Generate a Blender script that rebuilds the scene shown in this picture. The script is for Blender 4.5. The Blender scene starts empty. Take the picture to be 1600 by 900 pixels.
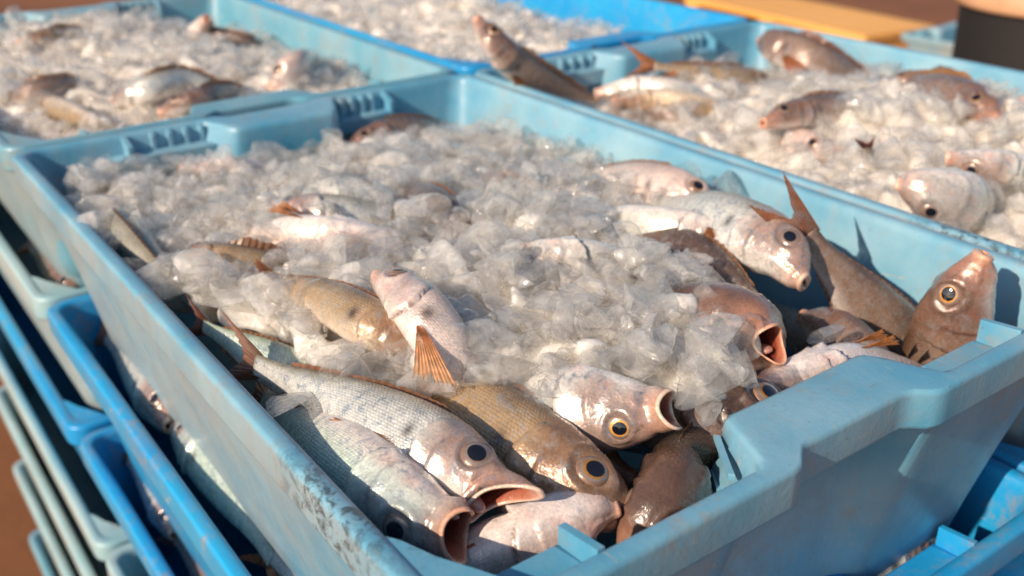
import bpy, math, random
import numpy as np
from mathutils import Vector, Matrix

SC = bpy.context.scene
COL = SC.collection
random.seed(7)
RNG = np.random.default_rng(11)
MM = 0.001

# ------------------------------------------------------------------ camera
CAM_POS = np.array([-115.3, -190.24, 222.8])
RX, RR, RZ, FOC = 1.1270, -0.0109, -0.6227, 0.987


def _rot():
    c, s = math.cos, math.sin
    a = np.array([[c(RZ), -s(RZ), 0], [s(RZ), c(RZ), 0], [0, 0, 1]])
    b = np.array([[1, 0, 0], [0, c(RX), -s(RX)], [0, s(RX), c(RX)]])
    d = np.array([[c(RR), -s(RR), 0], [s(RR), c(RR), 0], [0, 0, 1]])
    return a @ b @ d


CAM_R = _rot()
cam_data = bpy.data.cameras.new('camera')
cam = bpy.data.objects.new('camera', cam_data)
COL.objects.link(cam)
cam.matrix_world = Matrix.Translation(Vector(CAM_POS * MM)) @ Matrix(CAM_R.tolist()).to_4x4()
cam_data.sensor_width = 36.0
cam_data.lens = FOC * 36.0
cam_data.clip_start = 0.01
cam_data.clip_end = 300.0
cam_data.dof.use_dof = True
cam_data.dof.focus_distance = 0.425
cam_data.dof.aperture_fstop = 8.0
cam_data.dof.aperture_blades = 7
SC.camera = cam

# ------------------------------------------------------------------ light
SUN_DIR = Vector((1.0, 0.15, -0.58)).normalized()
EXPOSURE = 0.28
world = bpy.data.worlds.new('World')
SC.world = world
world.use_nodes = True
wn = world.node_tree.nodes
sky = wn.new('ShaderNodeTexSky')
sky.sky_type = 'NISHITA'
sky.sun_disc = False
sky.sun_elevation = math.asin(-SUN_DIR.z)
sky.sun_rotation = math.atan2(-SUN_DIR.x, -SUN_DIR.y)
world.node_tree.links.new(sky.outputs[0], wn['Background'].inputs[0])
wn['Background'].inputs[1].default_value = 0.095
sun_d = bpy.data.lights.new('sun', 'SUN')
sun_d.energy = 4.6
sun_d.angle = math.radians(0.6)
sun_d.color = (1.0, 0.80, 0.62)
sun = bpy.data.objects.new('sun', sun_d)
COL.objects.link(sun)
sun.rotation_euler = SUN_DIR.to_track_quat('-Z', 'Y').to_euler()
sun.location = (-2, -1, 2)
SC.view_settings.view_transform = 'Standard'
SC.view_settings.look = 'None'
SC.view_settings.exposure = EXPOSURE
SC.view_settings.gamma = 1.0
SC.cycles.transparent_max_bounces = 14
SC.cycles.sample_clamp_indirect = 6.0


# ------------------------------------------------------------------ helpers
def at(px, py, z):
    """world point (mm) seen at a photo pixel at height z"""
    d = CAM_R @ np.array([(px - 800) / 1600 / FOC, -(py - 450) / 1600 / FOC, -1.0])
    return CAM_POS + d * ((z - CAM_POS[2]) / d[2])


def at_y(px, py, y):
    d = CAM_R @ np.array([(px - 800) / 1600 / FOC, -(py - 450) / 1600 / FOC, -1.0])
    return CAM_POS + d * ((y - CAM_POS[1]) / d[1])


V_RIGHT, V_UP, V_FWD = CAM_R[:, 0], CAM_R[:, 1], -CAM_R[:, 2]


def vdir(r=0, u=0, f=0):
    v = V_RIGHT * r + V_UP * u + V_FWD * f
    return v / np.linalg.norm(v)


def tag(o, label=None, cat=None, group=None, kind=None):
    if label: o['label'] = label
    if cat: o['category'] = cat
    if group: o['group'] = group
    if kind: o['kind'] = kind
    return o


def empty(name, loc_mm=(0, 0, 0), rotz=0.0):
    o = bpy.data.objects.new(name, None)
    o.empty_display_size = 0.02
    COL.objects.link(o)
    o.location = Vector(loc_mm) * MM
    o.rotation_euler = (0, 0, rotz)
    return o


def mesh_np(name, verts, faces, smooth=True):
    """verts in mm (N,3); faces list of tuples or (M,k) array"""
    me = bpy.data.meshes.new(name)
    verts = np.asarray(verts, float) * MM
    if isinstance(faces, np.ndarray):
        m, k = faces.shape
        me.vertices.add(len(verts))
        me.vertices.foreach_set('co', verts.ravel())
        me.loops.add(m * k)
        me.loops.foreach_set('vertex_index', faces.ravel().astype(np.int32))
        me.polygons.add(m)
        me.polygons.foreach_set('loop_start', np.arange(0, m * k, k, dtype=np.int32))
        me.polygons.foreach_set('loop_total', np.full(m, k, dtype=np.int32))
        me.update(calc_edges=True)
    else:
        me.from_pydata(verts.tolist(), [], [tuple(int(i) for i in f) for f in faces])
    if smooth:
        me.polygons.foreach_set('use_smooth', np.ones(len(me.polygons), dtype=bool))
    me.validate()
    me.update()
    return me


def obj(name, me, mat=None, parent=None):
    o = bpy.data.objects.new(name, me)
    COL.objects.link(o)
    if mat is not None and len(me.materials) == 0:
        me.materials.append(mat)
    if parent is not None:
        o.parent = parent
    return o


def copy_tree(o, parent=None):
    c = o.copy()
    COL.objects.link(c)
    if parent is not None:
        c.parent = parent
    for ch in o.children:
        copy_tree(ch, c)
    return c


def sstep(a, b, x):
    t = np.clip((np.asarray(x, float) - a) / (b - a), 0, 1)
    return t * t * (3 - 2 * t)


def trap(x, x0, x1, ramp):
    return sstep(x0 - ramp / 2, x0 + ramp / 2, x) * (1 - sstep(x1 - ramp / 2, x1 + ramp / 2, x))


# ------------------------------------------------------------------ materials
class NT:
    def __init__(self, name):
        self.m = bpy.data.materials.new(name)
        self.m.use_nodes = True
        self.t = self.m.node_tree
        self.p = self.t.nodes['Principled BSDF']
        self.out = self.t.nodes['Material Output']

    def n(self, typ, **kw):
        nd = self.t.nodes.new(typ)
        for k, v in kw.items():
            if k.startswith('i_'):
                nd.inputs[k[2:]].default_value = v
            else:
                setattr(nd, k, v)
        return nd

    def l(self, a, b):
        self.t.links.new(a, b)

    def noise(self, vec, scale, detail=4, rough=.55, dist=0.0):
        nd = self.n('ShaderNodeTexNoise')
        nd.inputs['Scale'].default_value = scale
        nd.inputs['Detail'].default_value = detail
        nd.inputs['Roughness'].default_value = rough
        nd.inputs['Distortion'].default_value = dist
        if vec is not None: self.l(vec, nd.inputs['Vector'])
        return nd.outputs['Fac']

    def ramp(self, fac, stops):
        r = self.n('ShaderNodeValToRGB')
        els = r.color_ramp.elements
        while len(els) < len(stops): els.new(0.5)
        for e, (p, c) in zip(els, stops):
            e.position = p
            e.color = (c, c, c, 1) if isinstance(c, (int, float)) else (*c, 1)
        self.l(fac, r.inputs[0])
        return r.outputs[0]

    def mix(self, fac, a, b, mode='MIX'):
        m = self.n('ShaderNodeMix', data_type='RGBA', blend_type=mode)
        for i, v in ((0, fac), (6, a), (7, b)):
            if hasattr(v, 'is_output'): self.l(v, m.inputs[i])
            elif i == 0: m.inputs[0].default_value = v
            elif isinstance(v, (int, float)): m.inputs[i].default_value = (v, v, v, 1)
            else: m.inputs[i].default_value = (*v, 1)
        return m.outputs[2]

    def bump(self, h, dist, strength=1.0, normal=None):
        b = self.n('ShaderNodeBump')
        b.inputs['Strength'].default_value = strength
        b.inputs['Distance'].default_value = dist
        self.l(h, b.inputs['Height'])
        if normal is not None: self.l(normal, b.inputs['Normal'])
        return b.outputs[0]

    def math(self, op, a, b=0.0):
        m = self.n('ShaderNodeMath', operation=op)
        for s, v in ((m.inputs[0], a), (m.inputs[1], b)):
            if hasattr(v, 'is_output'): self.l(v, s)
            else: s.default_value = v
        return m.outputs[0]

    def set(self, **kw):
        for k, v in kw.items():
            s = self.p.inputs[k.replace('_', ' ')]
            if hasattr(v, 'is_output'): self.l(v, s)
            elif isinstance(v, tuple) and len(v) == 3: s.default_value = (*v, 1)
            else: s.default_value = v


def plastic(name, base, chalk, seed=0.0, stain=False):
    """moulded crate plastic: chalky wear, tan grime, fine scratches"""
    t = NT(name)
    tc = t.n('ShaderNodeTexCoord')
    mp = t.n('ShaderNodeMapping')
    mp.inputs['Location'].default_value = (seed, seed * .7, seed * .3)
    t.l(tc.outputs['Object'], mp.inputs[0])
    v = mp.outputs[0]
    big = t.noise(v, 9, 5, .6)
    col = t.mix(t.ramp(big, [(.30, 0.0), (.72, 1.0)]), base, chalk)
    # dusty film on the outside walls
    at_ = t.n('ShaderNodeAttribute', attribute_name='outside')
    dust = t.math('MULTIPLY', at_.outputs['Fac'], t.ramp(t.noise(v, 12, 5, .6), [(.30, .25), (.65, .85)]))
    col = t.mix(dust, col, (.36, .345, .31) if name != 'bright_blue_plastic' else (.05, .25, .40))
    # tan grime in patches
    g1 = t.noise(v, 16, 6, .7, .4)
    g2 = t.noise(v, 130, 5, .7)
    grime = t.math('MULTIPLY', t.ramp(g1, [(.51, 0.0), (.70, .9)]), t.ramp(g2, [(.42, 0.0), (.62, .85)]))
    col = t.mix(grime, col, (.33, .24, .15))
    # vertical run marks
    mp2 = t.n('ShaderNodeMapping')
    mp2.inputs['Scale'].default_value = (60, 60, 5)
    t.l(tc.outputs['Object'], mp2.inputs[0])
    st = t.ramp(t.noise(mp2.outputs[0], 1.0, 4, .6), [(.58, 0.0), (.78, .20)])
    col = t.mix(st, col, (.40, .33, .25))
    # dark scuffs, scratches
    mp3 = t.n('ShaderNodeMapping')
    mp3.inputs['Scale'].default_value = (90, 700, 260)
    mp3.inputs['Rotation'].default_value = (.2, .3, .7)
    t.l(tc.outputs['Object'], mp3.inputs[0])
    sc = t.noise(mp3.outputs[0], 1.0, 3, .6)
    scr = t.math('MULTIPLY', t.ramp(sc, [(.66, 0.0), (.74, 1.0)]), t.ramp(t.noise(v, 22, 3), [(.40, 0.0), (.58, .75)]))
    col = t.mix(scr, col, (.16, .17, .17))
    mp4 = t.n('ShaderNodeMapping')
    mp4.inputs['Scale'].default_value = (500, 45, 200)
    mp4.inputs['Rotation'].default_value = (.1, .2, -.5)
    t.l(tc.outputs['Object'], mp4.inputs[0])
    sc2 = t.math('MULTIPLY', t.ramp(t.noise(mp4.outputs[0], 1.0, 3, .6), [(.64, 0.0), (.72, 1.0)]), t.ramp(t.noise(v, 28, 3), [(.46, 0.0), (.62, .7)]))
    col = t.mix(sc2, col, (.50, .42, .30))
    sp = t.ramp(t.noise(v, 420, 2, .5), [(.70, 0.0), (.76, .5)])
    col = t.mix(sp, col, (.12, .12, .11))
    if stain:      # black rubbing marks on the rim by the near left corner
        d = t.n('ShaderNodeVectorMath', operation='DISTANCE')
        t.l(tc.outputs['Object'], d.inputs[0])
        d.inputs[1].default_value = (.012, .085, -.004)
        near = t.ramp(t.math('MULTIPLY', d.outputs['Value'], 14.0), [(.25, 1.0), (.75, 0.0)])
        blotch = t.ramp(t.noise(v, 150, 6, .75, .6), [(.47, 0.0), (.58, .8)])
        col = t.mix(t.math('MULTIPLY', near, blotch), col, (.035, .035, .038))
    rough = t.ramp(t.noise(v, 45, 5, .65), [(.3, .28), (.7, .52)])
    b = t.bump(t.noise(v, 300, 4, .6), .0004, .5)
    b = t.bump(t.noise(v, 18, 3, .5), .0020, .35, b)
    t.set(Base_Color=col, Roughness=rough, Normal=b, IOR=1.49, Coat_Weight=.12, Coat_Roughness=.18)
    t.p.inputs['Subsurface Weight'].default_value = .0
    return t.m


M_PALE = plastic('pale_blue_plastic', (.030, .265, .44), (.28, .47, .56), 0.0, True)
M_PALE2 = plastic('faded_blue_plastic', (.07, .30, .42), (.27, .43, .50), 3.1)
M_BLUE = plastic('bright_blue_plastic', (.004, .25, .60), (.02, .36, .66), 1.7)
M_WHITE = plastic('chalky_white_blue_plastic', (.22, .43, .49), (.42, .54, .56), 5.2)


def ice_mat(name, tint, lo, hi, rough, refr=.22):
    """wet ice: cloudy body that lets light through, glassy skin"""
    t = NT(name)
    t.t.nodes.remove(t.p)
    tc = t.n('ShaderNodeTexCoord')
    oi = t.n('ShaderNodeObjectInfo')
    va = t.n('ShaderNodeVectorMath', operation='ADD')
    t.l(tc.outputs['Object'], va.inputs[0])
    t.l(oi.outputs['Location'], va.inputs[1])
    geo = t.n('ShaderNodeNewGeometry')
    v = geo.outputs['Position']
    fine = t.noise(v, 1100, 4, .6)
    mid = t.noise(v, 260, 4, .55, .6)
    b = t.bump(fine, .0005, .45)
    b = t.bump(mid, .0022, .65, b)
    isl = geo.outputs['Random Per Island']
    cloud = t.noise(v, 130, 5, .6)
    col = t.mix(t.ramp(cloud, [(.3, 0.0), (.7, 1.0)]), tuple(x * .93 for x in tint), tuple(min(1, x * 1.06) for x in tint))
    sss = t.n('ShaderNodeSubsurfaceScattering')
    t.l(col, sss.inputs['Color']); t.l(b, sss.inputs['Normal'])
    sss.inputs['Scale'].default_value = .012
    sss.inputs['Radius'].default_value = (1.0, .93, .88)
    trl = t.n('ShaderNodeBsdfTranslucent'); t.l(col, trl.inputs['Color']); t.l(b, trl.inputs['Normal'])
    body = t.n('ShaderNodeMixShader'); body.inputs[0].default_value = .15
    t.l(sss.outputs[0], body.inputs[1]); t.l(trl.outputs[0], body.inputs[2])
    tra = t.n('ShaderNodeBsdfTransparent'); tra.inputs['Color'].default_value = (.995, .99, .98, 1)
    ref = t.n('ShaderNodeBsdfRefraction'); ref.inputs['Roughness'].default_value = .12; ref.inputs['IOR'].default_value = 1.22
    ref.inputs['Color'].default_value = (.97, .96, .95, 1)
    t.l(b, ref.inputs['Normal'])
    clr = t.n('ShaderNodeMixShader'); clr.inputs[0].default_value = refr
    t.l(tra.outputs[0], clr.inputs[1]); t.l(ref.outputs[0], clr.inputs[2])
    lw = t.n('ShaderNodeLayerWeight'); lw.inputs['Blend'].default_value = .35
    t.l(b, lw.inputs['Normal'])
    op = t.math('MULTIPLY_ADD', t.ramp(cloud, [(.35, 0.0), (.68, 1.0)]), hi - lo)
    op.node.inputs[2].default_value = lo
    op = t.math('ADD', op, t.math('MULTIPLY', t.math('SUBTRACT', isl, .5), .30))
    op = t.math('ADD', op, t.math('MULTIPLY', lw.outputs['Facing'], .12))
    op.node.use_clamp = True
    m1 = t.n('ShaderNodeMixShader')
    t.l(op, m1.inputs[0]); t.l(clr.outputs[0], m1.inputs[1]); t.l(body.outputs[0], m1.inputs[2])
    fr = t.n('ShaderNodeFresnel'); fr.inputs['IOR'].default_value = 1.33
    t.l(b, fr.inputs['Normal'])
    gl = t.n('ShaderNodeBsdfGlossy')
    r = t.ramp(t.noise(v, 330, 3), [(.35, rough * .5), (.65, rough * 1.6)])
    t.l(r, gl.inputs['Roughness']); t.l(b, gl.inputs['Normal'])
    m2 = t.n('ShaderNodeMixShader')
    fb = t.math('MULTIPLY_ADD', fr.outputs[0], 1.3)
    fb.node.inputs[2].default_value = .06
    ff = t.math('MULTIPLY', fb, t.math('SUBTRACT', 1.0, geo.outputs['Backfacing']))
    t.l(ff, m2.inputs[0]); t.l(m1.outputs[0], m2.inputs[1]); t.l(gl.outputs[0], m2.inputs[2])
    t.l(m2.outputs[0], t.out.inputs['Surface'])
    return t.m


M_ICE = ice_mat('crushed_ice', (.98, .925, .85), .04, .25, .045, .07)
M_ICE_BED = ice_mat('packed_ice', (.95, .875, .79), .90, 1.0, .13, .0)
M_ICE_CLEAR = ice_mat('clear_ice', (.93, .89, .83), .03, .20, .035, .20)
M_ICE_FAR = ice_mat('packed_ice_far', (.93, .84, .745), .85, 1.0, .2, .0)


def fish_mat():
    t = NT('fish_skin')
    at_ = t.n('ShaderNodeAttribute', attribute_name='albedo')
    msk = t.n('ShaderNodeAttribute', attribute_name='scale_mask')
    tc = t.n('ShaderNodeTexCoord')
    v = tc.outputs['Object']
    uv = tc.outputs['UV']
    blot = t.noise(v, 120, 5, .65)
    fine = t.noise(v, 700, 3, .6)
    k = t.ramp(blot, [(.28, .78), (.72, 1.14)])
    k2 = t.ramp(fine, [(.3, .82), (.7, 1.14)])
    col = t.mix(1.0, at_.outputs['Color'], k, 'MULTIPLY')
    col = t.mix(1.0, col, k2, 'MULTIPLY')
    vor = t.n('ShaderNodeTexVoronoi', feature='F1', voronoi_dimensions='2D')
    vor.inputs['Scale'].default_value = 1.0
    vor.inputs['Randomness'].default_value = .28
    t.l(uv, vor.inputs['Vector'])
    d = vor.outputs['Distance']
    edge = t.math('MULTIPLY', t.ramp(d, [(.32, 0.0), (.62, .30)]), msk.outputs['Fac'])
    col = t.mix(edge, col, t.mix(1.0, col, .45, 'MULTIPLY'))
    # silvery flash in patches
    fl = t.ramp(t.noise(v, 210, 5, .7, .5), [(.50, 0.0), (.68, 1.0)])
    sil = t.n('ShaderNodeAttribute', attribute_name='silver')
    met = t.math('MULTIPLY', t.math('ADD', fl, .35), t.math('MULTIPLY', sil.outputs['Fac'], .62))
    sheen = t.mix(t.noise(v, 60, 3), (.62, .80, .80), (.86, .78, .84))
    col = t.mix(t.math('MULTIPLY', fl, t.math('MULTIPLY', sil.outputs['Fac'], .45)), col, sheen)
    hs = t.math('MULTIPLY', d, msk.outputs['Fac'])
    b = t.bump(hs, .0005, .55)
    b = t.bump(t.noise(v, 420, 4, .65), .0007, .45, b)
    b = t.bump(t.noise(v, 90, 3, .5), .0014, .30, b)
    r = t.ramp(t.noise(v, 330, 3), [(.3, .16), (.7, .38)])
    t.set(Base_Color=col, Metallic=met, Roughness=r, Normal=b, IOR=1.4, Coat_Weight=.9, Coat_Roughness=.055)
    t.l(b, t.p.inputs['Coat Normal'])
    t.p.inputs['Subsurface Weight'].default_value = .08
    t.p.inputs['Subsurface Radius'].default_value = (1.0, .45, .3)
    t.p.inputs['Subsurface Scale'].default_value = .003
    return t.m


M_FISH = fish_mat()


def simple(name, col, rough=.4, coat=0.0, metallic=0.0, noise=None, bumpd=0.0, nscale=80):
    t = NT(name)
    tc = t.n('ShaderNodeTexCoord')
    v = tc.outputs['Object']
    c = col
    if noise is not None:
        c = t.mix(t.ramp(t.noise(v, nscale, 5, .65), [(.3, 0.0), (.7, 1.0)]), col, noise)
    t.set(Base_Color=c, Roughness=rough, Coat_Weight=coat, Coat_Roughness=.03, Metallic=metallic)
    if bumpd:
        t.set(Normal=t.bump(t.noise(v, nscale * 2, 4), bumpd, .6))
    return t.m


M_PUPIL = simple('pupil_black', (.006, .007, .012), .05, 1.0)
M_IRIS_GOLD = simple('iris_gold', (.46, .24, .05), .22, 1.0, .3, (.36, .15, .035), .0002, 500)
M_IRIS_ORANGE = simple('iris_orange', (.72, .26, .03), .2, 1.0, .3, (.80, .42, .10), .0002, 600)
M_IRIS_DARK = simple('iris_brown', (.20, .12, .09), .22, 1.0, .2, (.32, .20, .14), .0002, 400)
M_IRIS_SILVER = simple('iris_silver', (.45, .42, .38), .2, 1.0, .5, (.25, .22, .2), .0002, 400)


def fin_mat():
    t = NT('fin_membrane')
    at_ = t.n('ShaderNodeAttribute', attribute_name='albedo')
    tc = t.n('ShaderNodeTexCoord')
    k = t.ramp(t.noise(tc.outputs['Object'], 300, 4), [(.3, .75), (.7, 1.25)])
    col = t.mix(1.0, at_.outputs['Color'], k, 'MULTIPLY')
    t.set(Base_Color=col, Roughness=.3, Coat_Weight=.6, Coat_Roughness=.08)
    trl = t.n('ShaderNodeBsdfTranslucent'); t.l(col, trl.inputs['Color'])
    tra = t.n('ShaderNodeBsdfTransparent')
    m1 = t.n('ShaderNodeMixShader'); m1.inputs[0].default_value = .35
    t.l(t.p.outputs[0], m1.inputs[1]); t.l(trl.outputs[0], m1.inputs[2])
    m2 = t.n('ShaderNodeMixShader')
    t.l(t.ramp(t.noise(tc.outputs['Object'], 160, 4), [(.35, .05), (.7, .45)]), m2.inputs[0])
    t.l(m1.outputs[0], m2.inputs[1]); t.l(tra.outputs[0], m2.inputs[2])
    t.l(m2.outputs[0], t.out.inputs['Surface'])
    return t.m


M_FIN = fin_mat()

# ------------------------------------------------------------------ ground
def ground_mat():
    t = NT('terracotta_floor')
    tc = t.n('ShaderNodeTexCoord')
    v = tc.outputs['Object']
    n = t.noise(v, 1.3, 6, .6)
    c = t.mix(t.ramp(n, [(.3, 0.0), (.7, 1.0)]), (.17, .060, .018), (.27, .105, .032))
    t.set(Base_Color=c, Roughness=.75, Normal=t.bump(t.noise(v, 30, 5), .004, .5))
    return t.m


FLOOR_Z = -1003.0
fl = obj('floor', mesh_np('floor', [(-40000, -40000, FLOOR_Z), (40000, -40000, FLOOR_Z), (40000, 60000, FLOOR_Z), (-40000, 60000, FLOOR_Z)], [(0, 1, 2, 3)], False), ground_mat())
tag(fl, kind='structure')

# ------------------------------------------------------------------ fish crate
CW, CL = 400.0, 600.0
NS, NLONG, NCORN = 72, 14, 8


def perimeter(o, r, z, near, far, arch=0.0):
    """closed loop, inset o, corner radius r; near/far = (depth, x0, x1, ramp) inward bulge of a short wall"""
    pts = []
    x0, x1, y0, y1 = o, CW - o, o, CL - o
    fx = np.linspace(0, 1, NS + 1)
    # near wall, left to right
    xs = x0 + r + (x1 - x0 - 2 * r) * fx
    e = near[0] * trap(xs, near[1], near[2], near[3])
    za = arch * np.clip(1 - ((xs - 200) / 52.0) ** 2, 0, 1) ** .5 if arch else np.zeros_like(xs)
    pts += [(x, y0 + d, z + a) for x, d, a in zip(xs, e, za)]
    for k in range(1, NCORN):
        a = -math.pi / 2 + math.pi / 2 * k / NCORN
        pts.append((x1 - r + r * math.cos(a), y0 + r + r * math.sin(a), z))
    for f in np.linspace(0, 1, NLONG + 1):
        pts.append((x1, y0 + r + (y1 - y0 - 2 * r) * f, z))
    for k in range(1, NCORN):
        a = math.pi / 2 * k / NCORN
        pts.append((x1 - r + r * math.cos(a), y1 - r + r * math.sin(a), z))
    xs2 = xs[::-1]
    e = far[0] * trap(xs2, far[1], far[2], far[3])
    za = arch * np.clip(1 - ((xs2 - 200) / 52.0) ** 2, 0, 1) ** .5 if arch else np.zeros_like(xs)
    pts += [(x, y1 - d, z + a) for x, d, a in zip(xs2, e, za)]
    for k in range(1, NCORN):
        a = math.pi / 2 + math.pi / 2 * k / NCORN
        pts.append((x0 + r + r * math.cos(a), y1 - r + r * math.sin(a), z))
    for f in np.linspace(1, 0, NLONG + 1):
        pts.append((x0, y0 + r + (y1 - y0 - 2 * r) * f, z))
    for k in range(1, NCORN):
        a = math.pi + math.pi / 2 * k / NCORN
        pts.append((x0 + r + r * math.cos(a), y0 + r + r * math.sin(a), z))
    return np.array(pts)


def crate_shell():
    L = []

    def lev(o, z, r, d, xa, xb, ramp, arch=0.0):
        L.append(perimeter(o, r, z, (d, xa, xb, ramp), (d, xa, xb, ramp), arch))
    # outside wall, bottom to under the rim: hollow (hand grip) in each short wall
    for o, z, r, arch in ((33, -140, 34, 18), (31.5, -137, 36, 18), (28, -118, 36, 9), (22, -85, 32, 0), (15, -50, 27, 0), (9.5, -24, 22, 0), (6.0, -7.5, 18, 0)):
        f = (z + 140) / 132.0
        lev(o, z, r, 39.0 - o, 128 + 24 * f, 246 - 2 * f, 26, arch)
    # skirt under the rim
    rd = 8.6
    for o, z, r in ((4.2, -7.0, 17), (3.6, -18.8, 17), (2.4, -20.3, 17), (.8, -19.6, 17), (0, -17.5, 17), (.0, -3.2, 17), (.8, -.9, 17), (2.4, -.1, 16)):
        lev(o, z, r, rd, 160, 238, 14)
    # top and inside
    for o, z, r, d in ((4.5, 0.0, 16, 16), (6.6, -.1, 16, 26), (8.6, -.8, 15, 31.5), (10, -2.6, 15, 33), (10.9, -6, 15, 32.8)):
        lev(o, z, r, d, 150, 252, 18)
    for o, z, r in ((14, -24, 17), (21, -60, 21), (29, -110, 24), (33, -128, 24), (40, -134, 20)):
        lev(o, z, r, 44.5 - o if o < 44 else 0, 146, 254, 20)
    n = len(L[0])
    verts = np.concatenate(L)
    faces = []
    for i in range(len(L) - 1):
        a, b = i * n, (i + 1) * n
        for j in range(n):
            k = (j + 1) % n
            faces.append((a + j, a + k, b + k, b + j))
    faces.append(tuple(range((len(L) - 1) * n, len(L) * n)))
    faces.append(tuple(reversed(range(n))))
    me = mesh_np('crate_shell', verts, faces)
    w = me.attributes.new('outside', 'FLOAT', 'POINT')
    lv = np.arange(len(verts)) // n
    w.data.foreach_set('value', np.where(lv < 7, 1.0, np.where(lv < 13, .8, 0.0)) * np.where((verts[:, 0] < 40) & (verts[:, 1] > 20), .85, .06).astype(np.float32))
    return me


def prism(poly, z0, z1, bev=0.8):
    """small bevelled plate from a plan polygon (mm)"""
    p = np.array(poly, float)
    c = p.mean(0)
    q = c + (p - c) * (1 - 2 * bev / max(1.0, np.ptp(p, axis=0).min()))
    rows = [np.c_[p, np.full(len(p), z0)], np.c_[p, np.full(len(p), z1 - bev)], np.c_[q, np.full(len(p), z1)]]
    n = len(p)
    v = np.concatenate(rows)
    f = [(i * n + j, i * n + (j + 1) % n, (i + 1) * n + (j + 1) % n, (i + 1) * n + j) for i in range(2) for j in range(n)]
    f += [tuple(range(2 * n, 3 * n)), tuple(reversed(range(n)))]
    return v, f


def gusset(x, w, ya, yb, zlow, ztop_a, ztop_b):
    """thin rib standing on a shelf, sloping up from ya to yb"""
    v = []
    for xx in (x, x + w):
        v += [(xx, ya, zlow), (xx, yb, zlow), (xx, yb, ztop_b), (xx, ya, ztop_a)]
    f = [(3, 2, 1, 0), (4, 5, 6, 7), (0, 1, 5, 4), (1, 2, 6, 5), (2, 3, 7, 6), (3, 0, 4, 7)]
    return np.array(v, float), f


PARTS = []


def part_mesh(name, vf, bevel=True):
    me = mesh_np(name, vf[0], vf[1], False)
    PARTS.append((name, me))


SHELL = crate_shell()
# near short wall: corner web, left shelf, right shelf
part_mesh('corner_web', prism([(7, 64), (7, 10), (34, 10), (26, 26), (18, 40), (12, 56)], -7, -1.2, 1.2))
part_mesh('pocket_shelf', prism([(26, 12), (64, 12), (61, 30), (32, 30)], -29, -9.5, 1.5))
part_mesh('gusset_rib', gusset(61.5, 3.2, 30, 9, -22, -3, .2))
part_mesh('pocket_shelf', prism([(263, 12), (322, 12), (319, 30), (272, 30)], -29, -12, 1.5))
part_mesh('gusset_rib', gusset(319.5, 3.2, 29, 9, -22, -2, .2))
# far short wall: two ribbed pockets either side of the ledge
part_mesh('pocket_shelf', prism([(70, 575), (147, 573), (147, 588), (66, 588)], -29, -14, 1.5))
part_mesh('gusset_rib', gusset(79, 3.5, 574, 590, -22, -6, -.5))
part_mesh('pocket_shelf', prism([(254, 573), (312, 575), (316, 588), (254, 588)], -29, -16, 1.5))
part_mesh('gusset_rib', gusset(305, 3.5, 574, 590, -22, -8, -.5))
for x in (100, 113, 126, 139, 262, 272, 282, 292):
    part_mesh('pocket_rib', gusset(x, 3.0, 583.5, 590, -22, -3.0, -.8))


for zz in (-9, -26):        # ridges moulded on the flank of the ledge
    part_mesh('moulded_ridge', prism([(137.5, 20 + zz * -.1), (139, 18 + zz * -.1), (155, 42), (153.5, 44)], zz - 2.5, zz, .5))


def crate(loc, mat, label, group='blue plastic fish crates', rotz=0.0):
    r = empty('fish_crate', loc, rotz)
    tag(r, label, 'fish crate', group)
    for name, me in [('crate_body', SHELL)] + PARTS:
        if len(me.materials) == 0:
            me.materials.append(M_PALE)
        o = bpy.data.objects.new(name, me)
        COL.objects.link(o)
        o.parent = r
        o.material_slots[0].link = 'OBJECT'
        o.material_slots[0].material = mat
        if name == 'crate_body':
            md = o.modifiers.new('soft edge', 'WEIGHTED_NORMAL')
            md.keep_sharp = False
    return r


PITCH = 123.0
NLEV = 8
GAP = 5.0
ORD = ['topmost', 'second from the top', 'third from the top', 'fourth from the top', 'fifth from the top', 'sixth from the top', 'seventh from the top', 'lowest']
COLS = {'A': [M_PALE, M_BLUE, M_BLUE, M_WHITE, M_WHITE, M_WHITE],
        'B': [M_PALE2, M_WHITE, M_BLUE, M_WHITE, M_WHITE, M_WHITE],
        'C': [M_PALE, M_BLUE, M_BLUE, M_PALE2, M_BLUE, M_PALE2],
        'D': [M_BLUE, M_PALE2, M_BLUE, M_PALE, M_BLUE, M_PALE2]}
NAMEC = {id(M_PALE): 'pale blue', id(M_PALE2): 'faded pale blue', id(M_BLUE): 'bright blue', id(M_WHITE): 'chalky whitish blue'}
PLACE = {'A': ('front stack', (0, 0)), 'B': ('rear left stack', (-2, CL + GAP)),
         'C': ('right stack', (CW + GAP, 2)), 'D': ('rear middle stack', (CW + GAP + 2, CL + GAP + 3))}
TOPLAB = {'A': 'pale blue plastic crate in the foreground, heaped with ice and open-mouthed fish',
          'B': 'pale blue plastic crate at upper left, filled with ice behind the foreground crate',
          'C': 'pale blue plastic crate on the right, full of ice with fish along its far side',
          'D': 'bright blue plastic crate at the top of the photo, filled with ice only'}
CR = {}
for key, (nm, (ox, oy)) in PLACE.items():
    for i in range(NLEV):
        m = COLS[key][i % 6]
        lab = TOPLAB[key] if i == 0 else '%s plastic fish crate, %s in the %s' % (NAMEC[id(m)], ORD[i], nm)
        jx, jy = (0, 0) if i == 0 else (random.uniform(-2.5, 2.5), random.uniform(-2.5, 2.5))
        CR[key, i] = crate((ox + jx, oy + jy, -PITCH * i), m, lab, 'fish crates of the ' + nm)

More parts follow.
